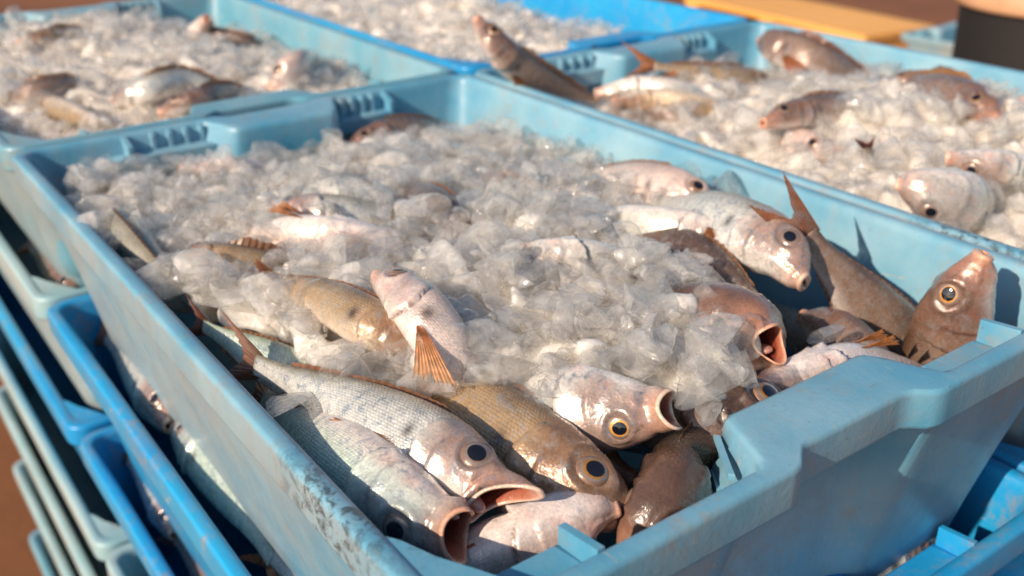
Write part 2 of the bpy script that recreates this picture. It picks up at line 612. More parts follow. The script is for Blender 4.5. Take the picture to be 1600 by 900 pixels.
# ------------------------------------------------------------------ fish
T_ST = np.array([0, .03, .08, .15, .22, .30, .40, .52, .65, .78, .88, .95, 1.0])
P_TOP = .76 * np.array([.026, .056, .092, .124, .145, .156, .158, .148, .120, .084, .058, .050, .052])
P_BOT = .76 * np.array([.036, .060, .088, .112, .128, .138, .140, .130, .106, .072, .052, .046, .048])
P_WID = np.array([.022, .036, .052, .064, .070, .072, .071, .064, .048, .030, .017, .012, .009])


def interp_s(x, xs, ys):
    """smooth (Catmull-Rom) interpolation"""
    xs = np.asarray(xs); ys = np.asarray(ys)
    m = np.gradient(ys, xs)
    i = np.clip(np.searchsorted(xs, x) - 1, 0, len(xs) - 2)
    h = xs[i + 1] - xs[i]
    t = (x - xs[i]) / h
    return ((2 * t**3 - 3 * t**2 + 1) * ys[i] + (t**3 - 2 * t**2 + t) * h * m[i] + (-2 * t**3 + 3 * t**2) * ys[i + 1] + (t**3 - t**2) * h * m[i + 1])


def spline(pts, n=160):
    pts = np.array(pts, float)
    d = np.r_[0, np.cumsum(np.linalg.norm(np.diff(pts, axis=0), axis=1))]
    u = np.linspace(0, d[-1], n)
    if len(pts) == 2:
        q = np.array([np.interp(u, d, pts[:, k]) for k in range(3)]).T
    else:
        q = np.array([interp_s(u, d, pts[:, k]) for k in range(3)]).T
    s = np.r_[0, np.cumsum(np.linalg.norm(np.diff(q, axis=0), axis=1))]
    return q, s


TONES = {   # dorsal, flank, belly, head, silver
    'brown': dict(d=(.10, .055, .032), f=(.29, .195, .145), b=(.60, .53, .49), h=(.19, .105, .075), s=.55),
    'dark': dict(d=(.055, .032, .022), f=(.15, .095, .070), b=(.32, .25, .22), h=(.12, .070, .050), s=.45),
    'silver': dict(d=(.22, .20, .14), f=(.70, .71, .66), b=(.84, .80, .75), h=(.34, .22, .18), s=1.0),
    'pale': dict(d=(.26, .24, .18), f=(.66, .66, .58), b=(.82, .76, .70), h=(.44, .38, .35), s=.8),
    'pink': dict(d=(.42, .30, .24), f=(.72, .60, .54), b=(.84, .75, .70), h=(.62, .48, .43), s=.6),
    'green': dict(d=(.28, .34, .24), f=(.62, .75, .64), b=(.88, .78, .69), h=(.42, .47, .46), s=.9),
    'tan': dict(d=(.17, .105, .050), f=(.42, .295, .165), b=(.66, .55, .43), h=(.24, .135, .080), s=.55),
}


def wob(p, seed, sc):
    a = np.sin(p[:, 0] * sc + seed) * np.cos(p[:, 1] * sc * 1.31 + seed * 2.1) + np.sin(p[:, 2] * sc * 1.7 + seed * .7 + p[:, 0] * sc * .6)
    return a * .5


def color_attr(me, cols):
    a = me.color_attributes.new('albedo', 'FLOAT_COLOR', 'POINT')
    a.data.foreach_set('color', np.c_[cols, np.ones(len(cols))].astype(np.float32).ravel())


def fin_mesh(name, base, tip, cola, colb, rays=10, rows=6, thick=.35, curl=0.0, seed=0, ragged=.05):
    """fan of rays from base polyline to tip polyline, corrugated and thin but solid"""
    rg = np.random.default_rng(seed + 5)
    nc = rays * 2 + 1
    f = np.linspace(0, 1, nc)
    base, tip = np.array(base, float), np.array(tip, float)

    def res(pl):
        d = np.r_[0, np.cumsum(np.linalg.norm(np.diff(pl, axis=0), axis=1))]
        d = d / max(d[-1], 1e-6)
        return np.array([np.interp(f, d, pl[:, k]) for k in range(3)]).T
    B, T = res(base), res(tip)
    nrm = np.cross(B[-1] - B[0] + 1e-6, T[nc // 2] - B[nc // 2])
    nrm /= np.linalg.norm(nrm) + 1e-9
    rag = 1 + rg.uniform(-ragged, ragged, nc)
    rag -= .28 * np.clip(np.sin(f * rg.uniform(7, 12) + rg.uniform(0, 6)) - .72, 0, 1) * (ragged > 0)
    rag[1::2] -= ragged * 1.3
    P, Cc = [], []
    for r in range(rows + 1):
        g = r / rows
        pos = B + (T - B) * (g * rag)[:, None]
        cor = np.where(np.arange(nc) % 2 == 0, 1, -1) * .45 * (1 - .5 * g)
        pos = pos + nrm * (cor + curl * g * g)[:, None]
        P.append(pos)
        k = g ** 1.1
        c = np.array(cola) * (1 - k) + np.array(colb) * k
        Cc.append(np.tile(c, (nc, 1)) * np.where(np.arange(nc) % 2 == 0, .78, 1.12)[:, None])
    P, Cc = np.concatenate(P), np.concatenate(Cc)
    n = len(P)
    V = np.concatenate([P + nrm * thick * .5, P - nrm * thick * .5])
    F = []
    idx = lambda r, c: r * nc + c
    for r in range(rows):
        for c in range(nc - 1):
            a = (idx(r, c), idx(r, c + 1), idx(r + 1, c + 1), idx(r + 1, c))
            F.append(a)
            F.append(tuple(n + i for i in reversed(a)))
    border = [idx(0, c) for c in range(nc)] + [idx(r, nc - 1) for r in range(1, rows + 1)] + [idx(rows, c) for c in range(nc - 2, -1, -1)] + [idx(r, 0) for r in range(rows - 1, 0, -1)]
    for i, a in enumerate(border):
        b = border[(i + 1) % len(border)]
        F.append((b, a, n + a, n + b))
    me = mesh_np(name, V, F, False)
    color_attr(me, np.concatenate([Cc, Cc]))
    return me


def eye_meshes(center, axis, upv, R, gold, seed=0):
    """domed eye (three tones by ring) and its raised black pupil; returns two meshes"""
    axis = axis / np.linalg.norm(axis)
    rg = np.random.default_rng(seed + 300)
    axis = axis + rg.normal(0, .07, 3); axis /= np.linalg.norm(axis)
    a = np.cross(axis, upv); a /= np.linalg.norm(a)
    pk = rg.uniform(.88, 1.12)
    b = np.cross(axis, a)
    n = 28
    th = np.linspace(0, 2 * np.pi, n, endpoint=False)

    def dome(rs, base=0.0):
        V, F = [], []
        for r in rs:
            h = .42 * R * math.sqrt(max(0, 1 - (r * .94) ** 2)) - .10 * R + base
            for t in th:
                V.append(center + axis * h + (a * math.cos(t) + b * math.sin(t) * .92) * r * R)
        for i in range(len(rs) - 1):
            for j in range(n):
                F.append((i * n + j, i * n + (j + 1) % n, (i + 1) * n + (j + 1) % n, (i + 1) * n + j))
        return V, F
    rs = [1.04, .98, .9, .8, .7, .62, .55, .48, .4, .2, .02]
    V, F = dome(rs)
    me = mesh_np('eye', V, F)
    for m in (M_IRIS_DARK, M_IRIS_SILVER, gold):
        me.materials.append(m)
    mi = []
    for i in range(len(rs) - 1):
        mi += [0 if i < 3 else (1 if i < 4 else 2)] * n
    me.polygons.foreach_set('material_index', np.array(mi, np.int32))
    V, F = dome([.54 * pk, .5 * pk, .4, .25, .02], .014 * R + .12)
    V = [p + a * R * .05 * math.sin(seed) for p in V]
    mp = mesh_np('pupil', V, F)
    return me, mp


FISH_N = [0]
M_TONGUE = simple('tongue_flesh', (.55, .26, .20), .3, .8, 0, (.66, .38, .30), .0003, 300)


def ico_ball():
    n, m = 14, 8
    v = [(0, 0, 1.0)]
    for i in range(1, m):
        for j in range(n):
            a, b_ = math.pi * i / m, 2 * math.pi * j / n
            v.append((math.sin(a) * math.cos(b_), math.sin(a) * math.sin(b_), math.cos(a)))
    v.append((0, 0, -1.0))
    f = [(0, 1 + j, 1 + (j + 1) % n) for j in range(n)]
    for i in range(m - 2):
        f += [(1 + i * n + j, 1 + (i + 1) * n + j, 1 + (i + 1) * n + (j + 1) % n, 1 + i * n + (j + 1) % n) for j in range(n)]
    f += [(len(v) - 1, 1 + (m - 2) * n + (j + 1) % n, 1 + (m - 2) * n + j) for j in range(n)]
    return v, f




def fish(label, spine, up, tone='brown', L=None, mouth=(.012, .022, .0, 0.0), depth=1.0, width=1.0, tail=1.0,
         group='sea bream in the front crate', gold=None, fins='dtp', eye=1.0, up_tail=None, res=1.0, cat='fish',
         dorsal=.04, fincol=None, tailcol=None, pec_spread=0.0, pec_side=None, spot=True, bloat=0.0, tail_len=1.0):
    """a whole bream lofted along its spine (snout first); up = dorsal direction; mouth = (half height, half width, protrusion, tilt) of length"""
    FISH_N[0] += 1
    seed = FISH_N[0]
    q, s = spline(spine)
    total = s[-1]
    if L is None: L = total
    if L > total:                       # body goes on out of sight
        dv = q[-1] - q[-12]
        q = np.vstack([q, q[-1] + dv / np.linalg.norm(dv) * (L - total) * np.linspace(.05, 1, 12)[:, None]])
        s = np.r_[0, np.cumsum(np.linalg.norm(np.diff(q, axis=0), axis=1))]
        total = s[-1]
    else:
        k_ = s <= L
        q, s = q[k_], s[k_]
        total = s[-1]
    up = np.array(up, float) / np.linalg.norm(up)
    upt = up if up_tail is None else np.array(up_tail, float) / np.linalg.norm(up_tail)
    org = q[len(q) // 2].copy()
    org[2] -= 12

    def frame(t):
        d = np.clip(t, 0, 1) * total
        pos = np.array([np.interp(d, s, q[:, k]) for k in range(3)])
        e = .02 * total
        a = np.array([np.interp(min(total, d + e), s, q[:, k]) for k in range(3)])
        c = np.array([np.interp(max(0, d - e), s, q[:, k]) for k in range(3)])
        T = (a - c) / (np.linalg.norm(a - c) + 1e-9)
        if t < 0: pos = pos + T * t * total
        u = up * (1 - sstep(.55, 1, t)) + upt * sstep(.55, 1, t)
        U = u - T * (u @ T)
        U /= np.linalg.norm(U) + 1e-9
        return pos, T, U, np.cross(T, U)

    NA = int(56 * res) // 4 * 4
    mh, mw, mp_, tilt = mouth
    ph = np.linspace(0, 2 * np.pi, NA, endpoint=False)   # 0 = dorsal
    v01 = np.abs(np.where(ph > np.pi, ph - 2 * np.pi, ph)) / np.pi
    cph, sph = np.cos(ph), np.sin(ph)
    shp = np.sign(sph) * np.abs(sph) ** .88
    rgm = np.random.default_rng(seed + 70)
    lipw = 1 + .06 * np.sin(2 * ph + rgm.uniform(0, 6)) + .05 * np.sin(3 * ph + rgm.uniform(0, 6))
    rings, info = [], []

    def ring(t, hu, hd, w, zone, tl=0.0, drop=0.0):
        pos, T, U, S = frame(t)
        h = np.where(cph > 0, hu * cph, hd * cph) * L
        y = w * L * shp
        if zone != 'body':              # jaws: wide above, narrow chin, uneven lips
            y = y * (1 + .16 * cph) * lipw
            h = h * lipw
            setb = {'in': .2, 'in2': .9, 'lip': 1.0, 'snout': .8}[zone] * .75 * mh * L * (sph ** 2) * (mh > .012)
        else:
            setb = .5 * mh * L * (sph ** 2) * (1 - sstep(.03, .09, t)) * (mh > .012)
        P = pos + U * (h - drop * L)[:, None] if np.ndim(drop) else pos + U * (h - drop * L)[:, None]
        P = P + S * y[:, None] + T * (tl * h + setb)[:, None]
        rings.append(P)
        info.append((t, zone))
    dr = .012
    # mouth cavity, lips
    cl = .013 if mh <= .012 else 0.0     # a shut mouth is blunt
    ring(.13 , mh * .25, mh * .3, mw * .3, 'in', 0, dr)
    ring(.10, mh * .7, mh * .8, mw * .75, 'in', 0, dr)
    ring(.05, mh * .92, mh * 1.0, mw * .95, 'in', tilt * .5, dr)
    ring(-mp_ + .012, mh * .95, mh * 1.05, mw * .97, 'in2', tilt, dr)
    ring(-mp_ + .002, mh * 1.0 + .001, mh * 1.1 + .001, mw * 1.0, 'lip', tilt, dr)
    ring(-mp_ - .003, mh * 1.0 + .004, mh * 1.1 + .003, mw + .003, 'lip', tilt, dr)
    ring(-mp_ + .001, mh * 1.0 + .009 + cl, mh * 1.1 + .008 + cl, mw + .006 + cl * .4, 'lip', tilt, dr)
    ring(-mp_ + .009, mh * 1.0 + .011 + cl, mh * 1.1 + .010 + cl, mw + .008 + cl * .4, 'lip', tilt, dr)
    ring(-mp_ + .014, mh * 1.0 + .008 + cl * 1.3, mh * 1.1 + .007 + cl * 1.3, mw + .005 + cl * .5, 'snout', tilt * .9, dr * .9)
    if mp_ > .02:
        ring(-mp_ * .3 + .012, mh + .015, mh * 1.1 + .018, mw + .013, 'snout', tilt * .8, dr * .8)
    t0 = .032
    NT_ = int(92 * res)
    tt = np.r_[np.linspace(t0, .34, int(NT_ * .48)), np.linspace(.34, 1.0, NT_ - int(NT_ * .48))[1:]]
    hu_ = interp_s(tt, T_ST, P_TOP) * depth
    hd_ = interp_s(tt, T_ST, P_BOT) * depth * (1 + bloat * np.exp(-((tt - .45) / .16) ** 2))
    wd_ = interp_s(tt, T_ST, P_WID) * width * (1 + bloat * np.exp(-((tt - .45) / .16) ** 2))
    for t, a, b, w in zip(tt, hu_, hd_, wd_):
        k = 1 - sstep(.03, .11, t)
        a2 = a * (1 - k) + max(a, mh + .016) * k
        b2 = b * (1 - k) + max(b, mh * 1.1 + .018) * k
        w2 = w * (1 - k) + max(w, mw + .012) * k
        ring(t, a2, b2, w2, 'body', tilt * .6 * k, dr * .8 * k)
    P = np.concatenate(rings)
    nr = len(rings)
    T01 = np.repeat([i[0] for i in info], NA)
    V01 = np.tile(v01, nr)
    Z = np.repeat([{'in': 0, 'in2': 1, 'lip': 2, 'snout': 3, 'body': 4}[i[1]] for i in info], NA)
    side = np.tile(np.sign(sph + 1e-9), nr)
    # outward direction per vertex
    ctr = np.repeat([r.mean(0) for r in rings], NA, axis=0)
    out = P - ctr
    out /= np.linalg.norm(out, axis=1)[:, None] + 1e-9
    # gill cover, cheek crease, maxilla, eye orbit
    et, ev = .128, .335
    tg = .292 - .055 * ((V01 - .52) / .5) ** 2 * (V01 > .52) - .06 * ((V01 - .52) / .4) ** 2 * (V01 <= .52)
    dz = np.zeros(len(P))
    body = Z == 4
    lat = trap(V01, .26, .93, .12)
    g = (T01 - tg)
    dz += body * lat * np.where(g < 0, .015 * np.exp(g / .040), -.005 * np.exp(-g / .02)) * L
    tp = .222 - .03 * ((V01 - .6) / .4) ** 2
    g2 = T01 - tp
    dz += body * trap(V01, .38, .88, .12) * np.where(g2 < 0, .0070 * np.exp(g2 / .02), -.0030 * np.exp(-g2 / .012)) * L
    # mouth corner fold
    gm = (V01 - (.52 + .9 * T01))
    dz += (T01 > 0) * (T01 < .085) * np.where(gm < 0, .0045 * np.exp(gm / .05), -.003 * np.exp(-gm / .04)) * L * body
    ex = (T01 - et) * L
    perL = np.repeat([np.linalg.norm(np.diff(np.vstack([r, r[:1]]), axis=0), axis=1).sum() for r in rings], NA)
    ey = (V01 - ev) * perL * .5
    er = .036 * L * eye
    de = np.hypot(ex, ey)
    dz += body * (-.006 * L * (1 - sstep(.6 * er, 1.0 * er, de)) + .0085 * L * np.exp(-((de - 1.18 * er) / (.24 * er)) ** 2))
    dz += body * wob(P, seed, .11) * .0014 * L
    # head is slightly lumpy
    dz += body * (T01 < .3) * wob(P, seed + 3, .45) * .0016 * L
    # flesh is pressed where it lies
    P = P + out * dz[:, None]
    # flesh rests against the crate walls
    if group == 'sea bream in the front crate':
        ins = np.where(P[:, 2] < -3, 12.5 + np.clip(-P[:, 2] - 6, 0, 200) * .19, -99)
        P[:, 0] = np.where(P[:, 0] < ins, np.maximum(P[:, 0], ins + .02 * (P[:, 0] - ins)), P[:, 0])
        P[:, 0] = np.where(P[:, 0] > CW - ins, CW - ins + .02 * (P[:, 0] - CW + ins), P[:, 0])
        P[:, 1] = np.where(P[:, 1] < ins, ins + .02 * (P[:, 1] - ins), P[:, 1])
        blk = (P[:, 0] > 143) & (P[:, 0] < 257) & (P[:, 1] < 46) & (P[:, 2] < -1)
        P[blk, 1] = 46 + .02 * (P[blk, 1] - 46)
    # end cap
    P = np.vstack([P, P[(nr - 1) * NA:].mean(0), P[:NA].mean(0)])
    F = []
    for i in range(nr - 1):
        for j in range(NA):
            k = (j + 1) % NA
            F.append((i * NA + j, (i + 1) * NA + j, (i + 1) * NA + k, i * NA + k))
    for j in range(NA):
        k = (j + 1) % NA
        F.append(((nr - 1) * NA + j, nr * NA, (nr - 1) * NA + k))
        F.append((j, k, nr * NA + 1))
    me = mesh_np('fish_body', P - org, F)
    # ---- albedo
    tn = {k: np.array(c) for k, c in TONES[tone].items()}
    sv = float(TONES[tone]['s'])
    wv = V01 + .05 * wob(ctr + out * 12, seed + 9, .16)
    c = tn['d'][None] * (1 - sstep(.10, .42, wv))[:, None] + tn['f'][None] * sstep(.10, .42, wv)[:, None]
    kb = sstep(.56, .86, wv)[:, None]
    c = c * (1 - kb) + tn['b'][None] * kb
    kh = ((1 - sstep(.22, .31, T01)) * (1 - sstep(.55, .85, wv)))[:, None] * .85
    c = c * (1 - kh) + tn['h'][None] * kh
    # reddish snout and dark gill slit
    kr = ((1 - sstep(.03, .12, T01)) * .55)[:, None]
    c = c * (1 - kr) + np.array((.50, .25, .165))[None] * kr
    kg = (np.exp(-((g - .006) / .006) ** 2) * lat * sstep(.45, .6, V01) * .85 * body)[:, None]
    c = c * (1 - kg) + np.array((.10, .022, .014))[None] * kg
    kp = (np.exp(-((g2 - .004) / .006) ** 2) * trap(V01, .38, .85, .1) * .35 * body)[:, None]
    c = c * (1 - kp) + c * .45 * kp
    # lateral line, streak rows
    kl = (np.exp(-((V01 - (.30 + .1 * T01)) / .012) ** 2) * sstep(.3, .36, T01) * .4)[:, None]
    c = c * (1 - kl) + c * .45 * kl
    for tn_, vn_ in ((.062, .27), (.078, .25)):
        kn = (np.exp(-(((T01 - tn_) * L / .75) ** 2 + ((V01 - vn_) * perL * .5 / .75) ** 2)) * .85 * body)[:, None]
        c = c * (1 - kn) + c * .12 * kn
    # bruised, bloody flush on cheek and gill cover
    kb2 = (np.clip(wob(P[:len(T01)], seed + 21, .30) - .25, 0, 1) * (1 - sstep(.27, .34, T01)) * trap(V01, .35, .95, .2) * .55 * body)[:, None]
    c = c * (1 - kb2) + c * np.array((1.0, .55, .50)) * kb2
    # ring of darker skin round the eye
    ke = (np.exp(-((de - 1.05 * er) / (.16 * er)) ** 2) * body * .65)[:, None]
    c = c * (1 - ke) + c * .40 * ke
    if spot:
        ks = (np.exp(-(((T01 - .335) * L / 2.6) ** 2 + ((V01 - .5) * perL * .5 / 3.6) ** 2)) * .85 * body)[:, None]
        c = c * (1 - ks) + np.array((.03, .015, .012))[None] * ks
    lipc = np.array((.66, .36, .24)) if tone not in ('silver', 'pale') else np.array((.72, .50, .38))
    c[Z == 2] = lipc
    c[Z == 3] = c[Z == 3] * .4 + np.array((.62, .33, .22)) * .6
    c[Z == 1] = (.48, .19, .12)
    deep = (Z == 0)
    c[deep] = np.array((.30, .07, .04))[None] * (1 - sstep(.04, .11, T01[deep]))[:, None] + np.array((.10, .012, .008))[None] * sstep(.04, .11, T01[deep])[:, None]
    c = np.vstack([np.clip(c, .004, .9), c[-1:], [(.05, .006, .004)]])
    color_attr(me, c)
    sa = me.attributes.new('silver', 'FLOAT', 'POINT')
    sa.data.foreach_set('value', np.r_[sv * sstep(.12, .34, V01) * (1 - .6 * sstep(.75, .95, V01)) * (body + .3 * (Z == 3)), 0, 0].astype(np.float32))
    sm = me.attributes.new('scale_mask', 'FLOAT', 'POINT')
    m_ = np.r_[sstep(.0, .03, g) * body * (1 - .85 * sstep(.62, .85, V01)) * (.55 if tone in ('pink', 'pale') else 1.0) + .12 * body, 0, 0]
    sm.data.foreach_set('value', m_.astype(np.float32))
    uvl = me.uv_layers.new(name='UVMap')
    li = np.empty(len(me.loops), np.int32)
    me.loops.foreach_get('vertex_index', li)
    uu = np.r_[T01 * L / 1.55, L / 1.55, 0]
    vv = np.r_[V01 * .36 * L / 1.55, 0, 0]
    uvl.data.foreach_set('uv', np.c_[(uu * .85 + .5 * vv)[li], vv[li]].astype(np.float32).ravel())
    root = empty('fish', org)
    tag(root, label, cat, group)
    obj('fish_body', me, M_FISH, root)
    rt = lambda p: np.asarray(p) - org

    if mh > .03 and group.startswith('sea bream'):
        pos, T_, U_, S_ = frame(.085)
        tv, tf = ico_ball()
        tpos = pos - U_ * (dr + mh * .55) * L
        vv_ = np.array([tpos + T_ * (p[0] * .050 * L) + S_ * (p[1] * mw * .62 * L) + U_ * (p[2] * mh * .30 * L) for p in tv])
        obj('tongue', mesh_np('tongue', rt(vv_), tf), M_TONGUE, root)

    # eyes, each with its pupil
    def surf(t, v, sd):
        """point and outward normal on the skin"""
        i = np.argmin(np.abs(np.where(np.array([x[1] == 'body' for x in info]), np.array([x[0] for x in info]), 9) - t))
        a = v * np.pi * (1 if sd > 0 else -1)
        j = int(round((a % (2 * np.pi)) / (2 * np.pi) * NA)) % NA
        p = P[i * NA + j]
        T1 = P[min(nr - 1, i + 2) * NA + j] - P[max(0, i - 2) * NA + j]
        T2 = P[i * NA + (j + 2) % NA] - P[i * NA + (j - 2) % NA]
        n_ = np.cross(T1, T2)
        if n_ @ out[i * NA + j] < 0: n_ = -n_
        return p, n_ / (np.linalg.norm(n_) + 1e-9)
    if eye > 0:
        for sd in (1, -1):
            p, n_ = surf(et, ev, sd)
            T_, U_ = frame(et)[1:3]
            e1, e2 = eye_meshes(rt(p), n_, U_, er, gold or (M_IRIS_GOLD if tone in ('brown', 'dark', 'tan', 'pink') else M_IRIS_DARK), seed * 2 + sd)
            eo = obj('eye', e1, None, root)
            obj('pupil', e2, M_PUPIL, eo)
    fc = np.array(fincol if fincol is not None else (.42, .20, .09))
    tc_ = np.array(tailcol if tailcol is not None else (.34, .15, .08))
    if 't' in fins:
        pos, T, U, S = frame(1.0)
        aa = np.linspace(-1, 1, 15)
        base = [rt(pos + U * a * .042 * L * depth - T * .02 * L) for a in aa]
        tip = [rt(pos + T * L * tail_len * (.085 + .15 * abs(a) ** 1.3) + U * a * L * .125 * tail + S * (.012 * L * math.sin(a * 3 + seed))) for a in aa]
        me_t = fin_mesh('tail_fin', base, tip, tc_ * .9, tc_ * 1.15, 14, 7, .5, 0, seed)
        obj('tail_fin', me_t, M_FIN, root)
    if 'd' in fins:
        ts = np.linspace(.29, .86, 16)
        base, tip = [], []
        for t in ts:
            pos, T, U, S = frame(t)
            hu = np.interp(t, tt, hu_) * L
            hgt = dorsal * L * (1 - .45 * (t - .29) / .57) * min(1, (t - .28) / .05)
            base.append(rt(pos + U * (hu - .008 * L)))
            tip.append(rt(pos + U * (hu + hgt * .75) + T * hgt * .9 + S * hgt * .12))
        obj('dorsal_fin', fin_mesh('dorsal_fin', base, tip, fc * .55, fc * .85, 20, 3, .4, 0, seed, .10), M_FIN, root)
    if 'p' in fins:
        for sd in ((1, -1) if pec_side is None else (pec_side,)):
            p, n_ = surf(.335, .60, sd)
            p2, _ = surf(.345, .68, sd)
            T, U = frame(.34)[1:3]
            base = [rt(p - n_ * .8), rt((p + p2) / 2 - n_ * .8), rt(p2 - n_ * .8)]
            tip = []
            for a in np.linspace(0, 1, 7):
                dd = T * (.26 - .10 * a) * L - U * (.03 + .085 * a) * L + n_ * (1.8 + pec_spread * L * .2)
                tip.append(rt(p + dd))
            obj('pectoral_fin', fin_mesh('pectoral_fin', base, tip, fc * 1.05, fc * 1.2, 9, 6, .35, 1.5, seed + 1), M_FIN, root)
    if 'v' in fins:
        for sd in (1, -1):
            p, n_ = surf(.37, .93, sd)
            T, U = frame(.38)[1:3]
            base = [rt(p), rt(p + T * .02 * L)]
            tip = [rt(p + T * (.17 - .05 * a) * L - U * (.010 + .03 * a) * L + n_ * 2) for a in np.linspace(0, 1, 5)]
            obj('pelvic_fin', fin_mesh('pelvic_fin', base, tip, fc, fc * 1.15, 6, 5, .35, 1.0, seed + 2), M_FIN, root)
    if 'a' in fins:
        ts = np.linspace(.64, .86, 8)
        base, tip = [], []
        for t in ts:
            pos, T, U, S = frame(t)
            hd = np.interp(t, tt, hd_) * L
            base.append(rt(pos - U * (hd - .006 * L)))
            tip.append(rt(pos - U * (hd + dorsal * .6 * L) + T * dorsal * .7 * L))
        obj('anal_fin', fin_mesh('anal_fin', base, tip, fc * .7, fc, 9, 3, .4, 0, seed, .1), M_FIN, root)
    return root


A = at
UPI = vdir(0, 1, 0)
# --- the fish of the front crate, one by one ---------------------------------
fish('silver fish with brown head and gaping orange mouth, lying along the left rim',
     [A(792, 785, -13), A(716, 728, -12), A(604, 668, -12), A(492, 614, -11), A(400, 570, -9)], (.80, .10, .50), 'silver',
     mouth=(.070, .038, .010, -.75), depth=.94, width=1.1, fins='dtpa', dorsal=.025, eye=1.15, up_tail=(.2, .3, .9), gold=M_IRIS_DARK, tailcol=(.30, .15, .095), tail_len=.8)
fish('pale blue-bellied fish in the near left corner, belly turned up and mouth wide open',
     [A(722, 848, -20), A(650, 800, -19), A(560, 735, -21), A(470, 668, -28), A(390, 600, -44)], (-.62, -.10, -.78), 'green',
     mouth=(.050, .040, .008, -.35), depth=.95, width=1.15, fins='dta', gold=M_IRIS_SILVER, spot=False, eye=1.1, L=170)
fish('bronze-brown fish with golden-ringed eye and closed mouth, right of the silver fish',
     [A(990, 796, -33), A(932, 775, -25), A(840, 728, -21), A(738, 660, -21), A(630, 585, -28)], (.74, .05, .67), 'tan',
     mouth=(.004, .020, 0, 0), depth=1.1, width=1.1, fins='dtp', dorsal=.022, eye=1.08, L=175)
fish('pinkish white fish lying belly up along the near wall, orange fin beneath its chin',
     [A(962, 792, -26), A(900, 808, -27), A(820, 846, -34), A(720, 898, -44), A(640, 936, -52)], -vdir(-.28, .80, -.55), 'pink',
     mouth=(.003, .026, 0, 0), depth=.95, width=1.25, fins='v', fincol=(.62, .22, .10), spot=False, L=150)
fish('dark brown fish seen from its back, head down against the near rim',
     [A(980, 880, -46), A(1003, 832, -36), A(1040, 785, -30), A(1075, 738, -33), A(1120, 696, -52)], (-.62, -.25, .70), 'dark',
     mouth=(.010, .020, 0, 0), depth=1.1, width=1.35, fins='dt', dorsal=.015, L=150, gold=M_IRIS_SILVER)
s6 = A(1050, 648, -1)
fish('silver-faced fish with round orange eye and protruding open mouth, between ice and dark fish',
     [s6, s6 - V_RIGHT * 13 + V_FWD * 8, s6 - V_RIGHT * 36 + V_FWD * 20, s6 - V_RIGHT * 62 + V_FWD * 44 - np.array((0, 0, 12.)), s6 - V_RIGHT * 84 + V_FWD * 74 - np.array((0, 0, 34.))], -vdir(-.12, .95, .30), 'silver',
     mouth=(.046, .040, .014, -.30), depth=1.16, width=1.35, fins='', eye=1.05, gold=M_IRIS_ORANGE, L=150)
fish('dark purplish fish whose gold eye shows just left of the moulded ledge',
     [A(1235, 650, -24), A(1175, 645, -16), A(1100, 650, -18), A(1010, 645, -32)], vdir(.25, .85, .35), 'dark',
     mouth=(.006, .02, 0, 0), fins='d', eye=1.15, L=165, dorsal=.015)
s0 = A(1208, 531, 4)
fish('brown fish facing the camera with a round open mouth, beside the ice mound',
     [s0, s0 + np.array((6, 22, -9.)), s0 + np.array((-4, 54, -24.)), s0 + np.array((-44, 92, -48.))], vdir(-.35, .93, .1), 'brown',
     mouth=(.050, .044, .012, 0), depth=1.55, width=1.75, fins='', L=155)
fish('brown fish standing upright in the right corner, snout up and orange eye wide',
     [at_y(1532, 394, 48), at_y(1514, 440, 49), at_y(1487, 520, 53), at_y(1462, 610, 60), at_y(1440, 700, 70)], vdir(-.85, .25, .25), 'brown',
     mouth=(.008, .026, .0, -.10), depth=1.05, fins='p', eye=1.02, gold=M_IRIS_ORANGE, L=172)
fish('tan fish diving head first by the right wall, forked tail up in the air',
     [at_y(1455, 650, 88), at_y(1410, 565, 94), at_y(1350, 480, 106), at_y(1294, 412, 120)], vdir(.62, .60, -.15), 'brown',
     fins='dta', dorsal=.010, depth=1.2, tail=.62, eye=0, L=165, tailcol=(.36, .16, .09), spot=False)
fish('pink-headed fish with silver gill covers, nose against the right wall',
     [A(1262, 440, -4), A(1228, 402, 3), A(1150, 362, 4), A(1050, 326, -8), A(970, 300, -30)], vdir(.40, .75, .2), 'silver',
     mouth=(.005, .026, 0, .2), depth=1.05, width=1.15, fins='p', L=165)
fish('yellowish pale fish, belly up, partly under ice left of the pink-headed fish',
     [A(1190, 396, -8), A(1110, 376, -4), A(1020, 364, -5), A(930, 350, -20)], -vdir(.1, .9, -.3), 'pale',
     fins='', depth=.95, L=160)
fish('grey striped fish running under the right edge of the ice mound',
     [A(930, 380, -28), A(1000, 390, -15), A(1090, 414, -9), A(1185, 484, -15), A(1235, 532, -32)], vdir(.6, .7, -.1), 'dark',
     fins='d', dorsal=.015, L=160)
fish('brown fish half sunk between the gaping fish and the right wall',
     [A(1258, 492, -34), A(1310, 530, -32), A(1350, 575, -38), A(1385, 630, -52)], vdir(.55, .75, .1), 'brown', fins='', depth=1.0, L=130, eye=0)
fish('pinkish white fish poking its head up out of the ice in the middle',
     [A(594, 432, 18), A(628, 460, 18), A(668, 505, 13), A(712, 570, -4), A(750, 640, -34)], vdir(.62, .72, .42), 'pink',
     mouth=(.006, .022, 0, 0), depth=.8, width=1.0, fins='p', fincol=(.70, .40, .20), L=145, pec_spread=.04)
fish('brown fish lying aslant in the ice left of the upturned head',
     [A(690, 566, -14), A(612, 526, 2), A(510, 472, 5), A(415, 432, 0)], vdir(.35, .85, .3), 'tan', fins='dt', dorsal=.015, depth=.80, tail=.45, tail_len=.6)
fish('cream-bellied fish lying across the ice near the middle of the front crate',
     [A(628, 384, -3), A(560, 376, 2), A(480, 372, 0), A(390, 378, -14)], -vdir(.05, .9, -.4), 'pink', fins='v', depth=.85, L=150, spot=False)
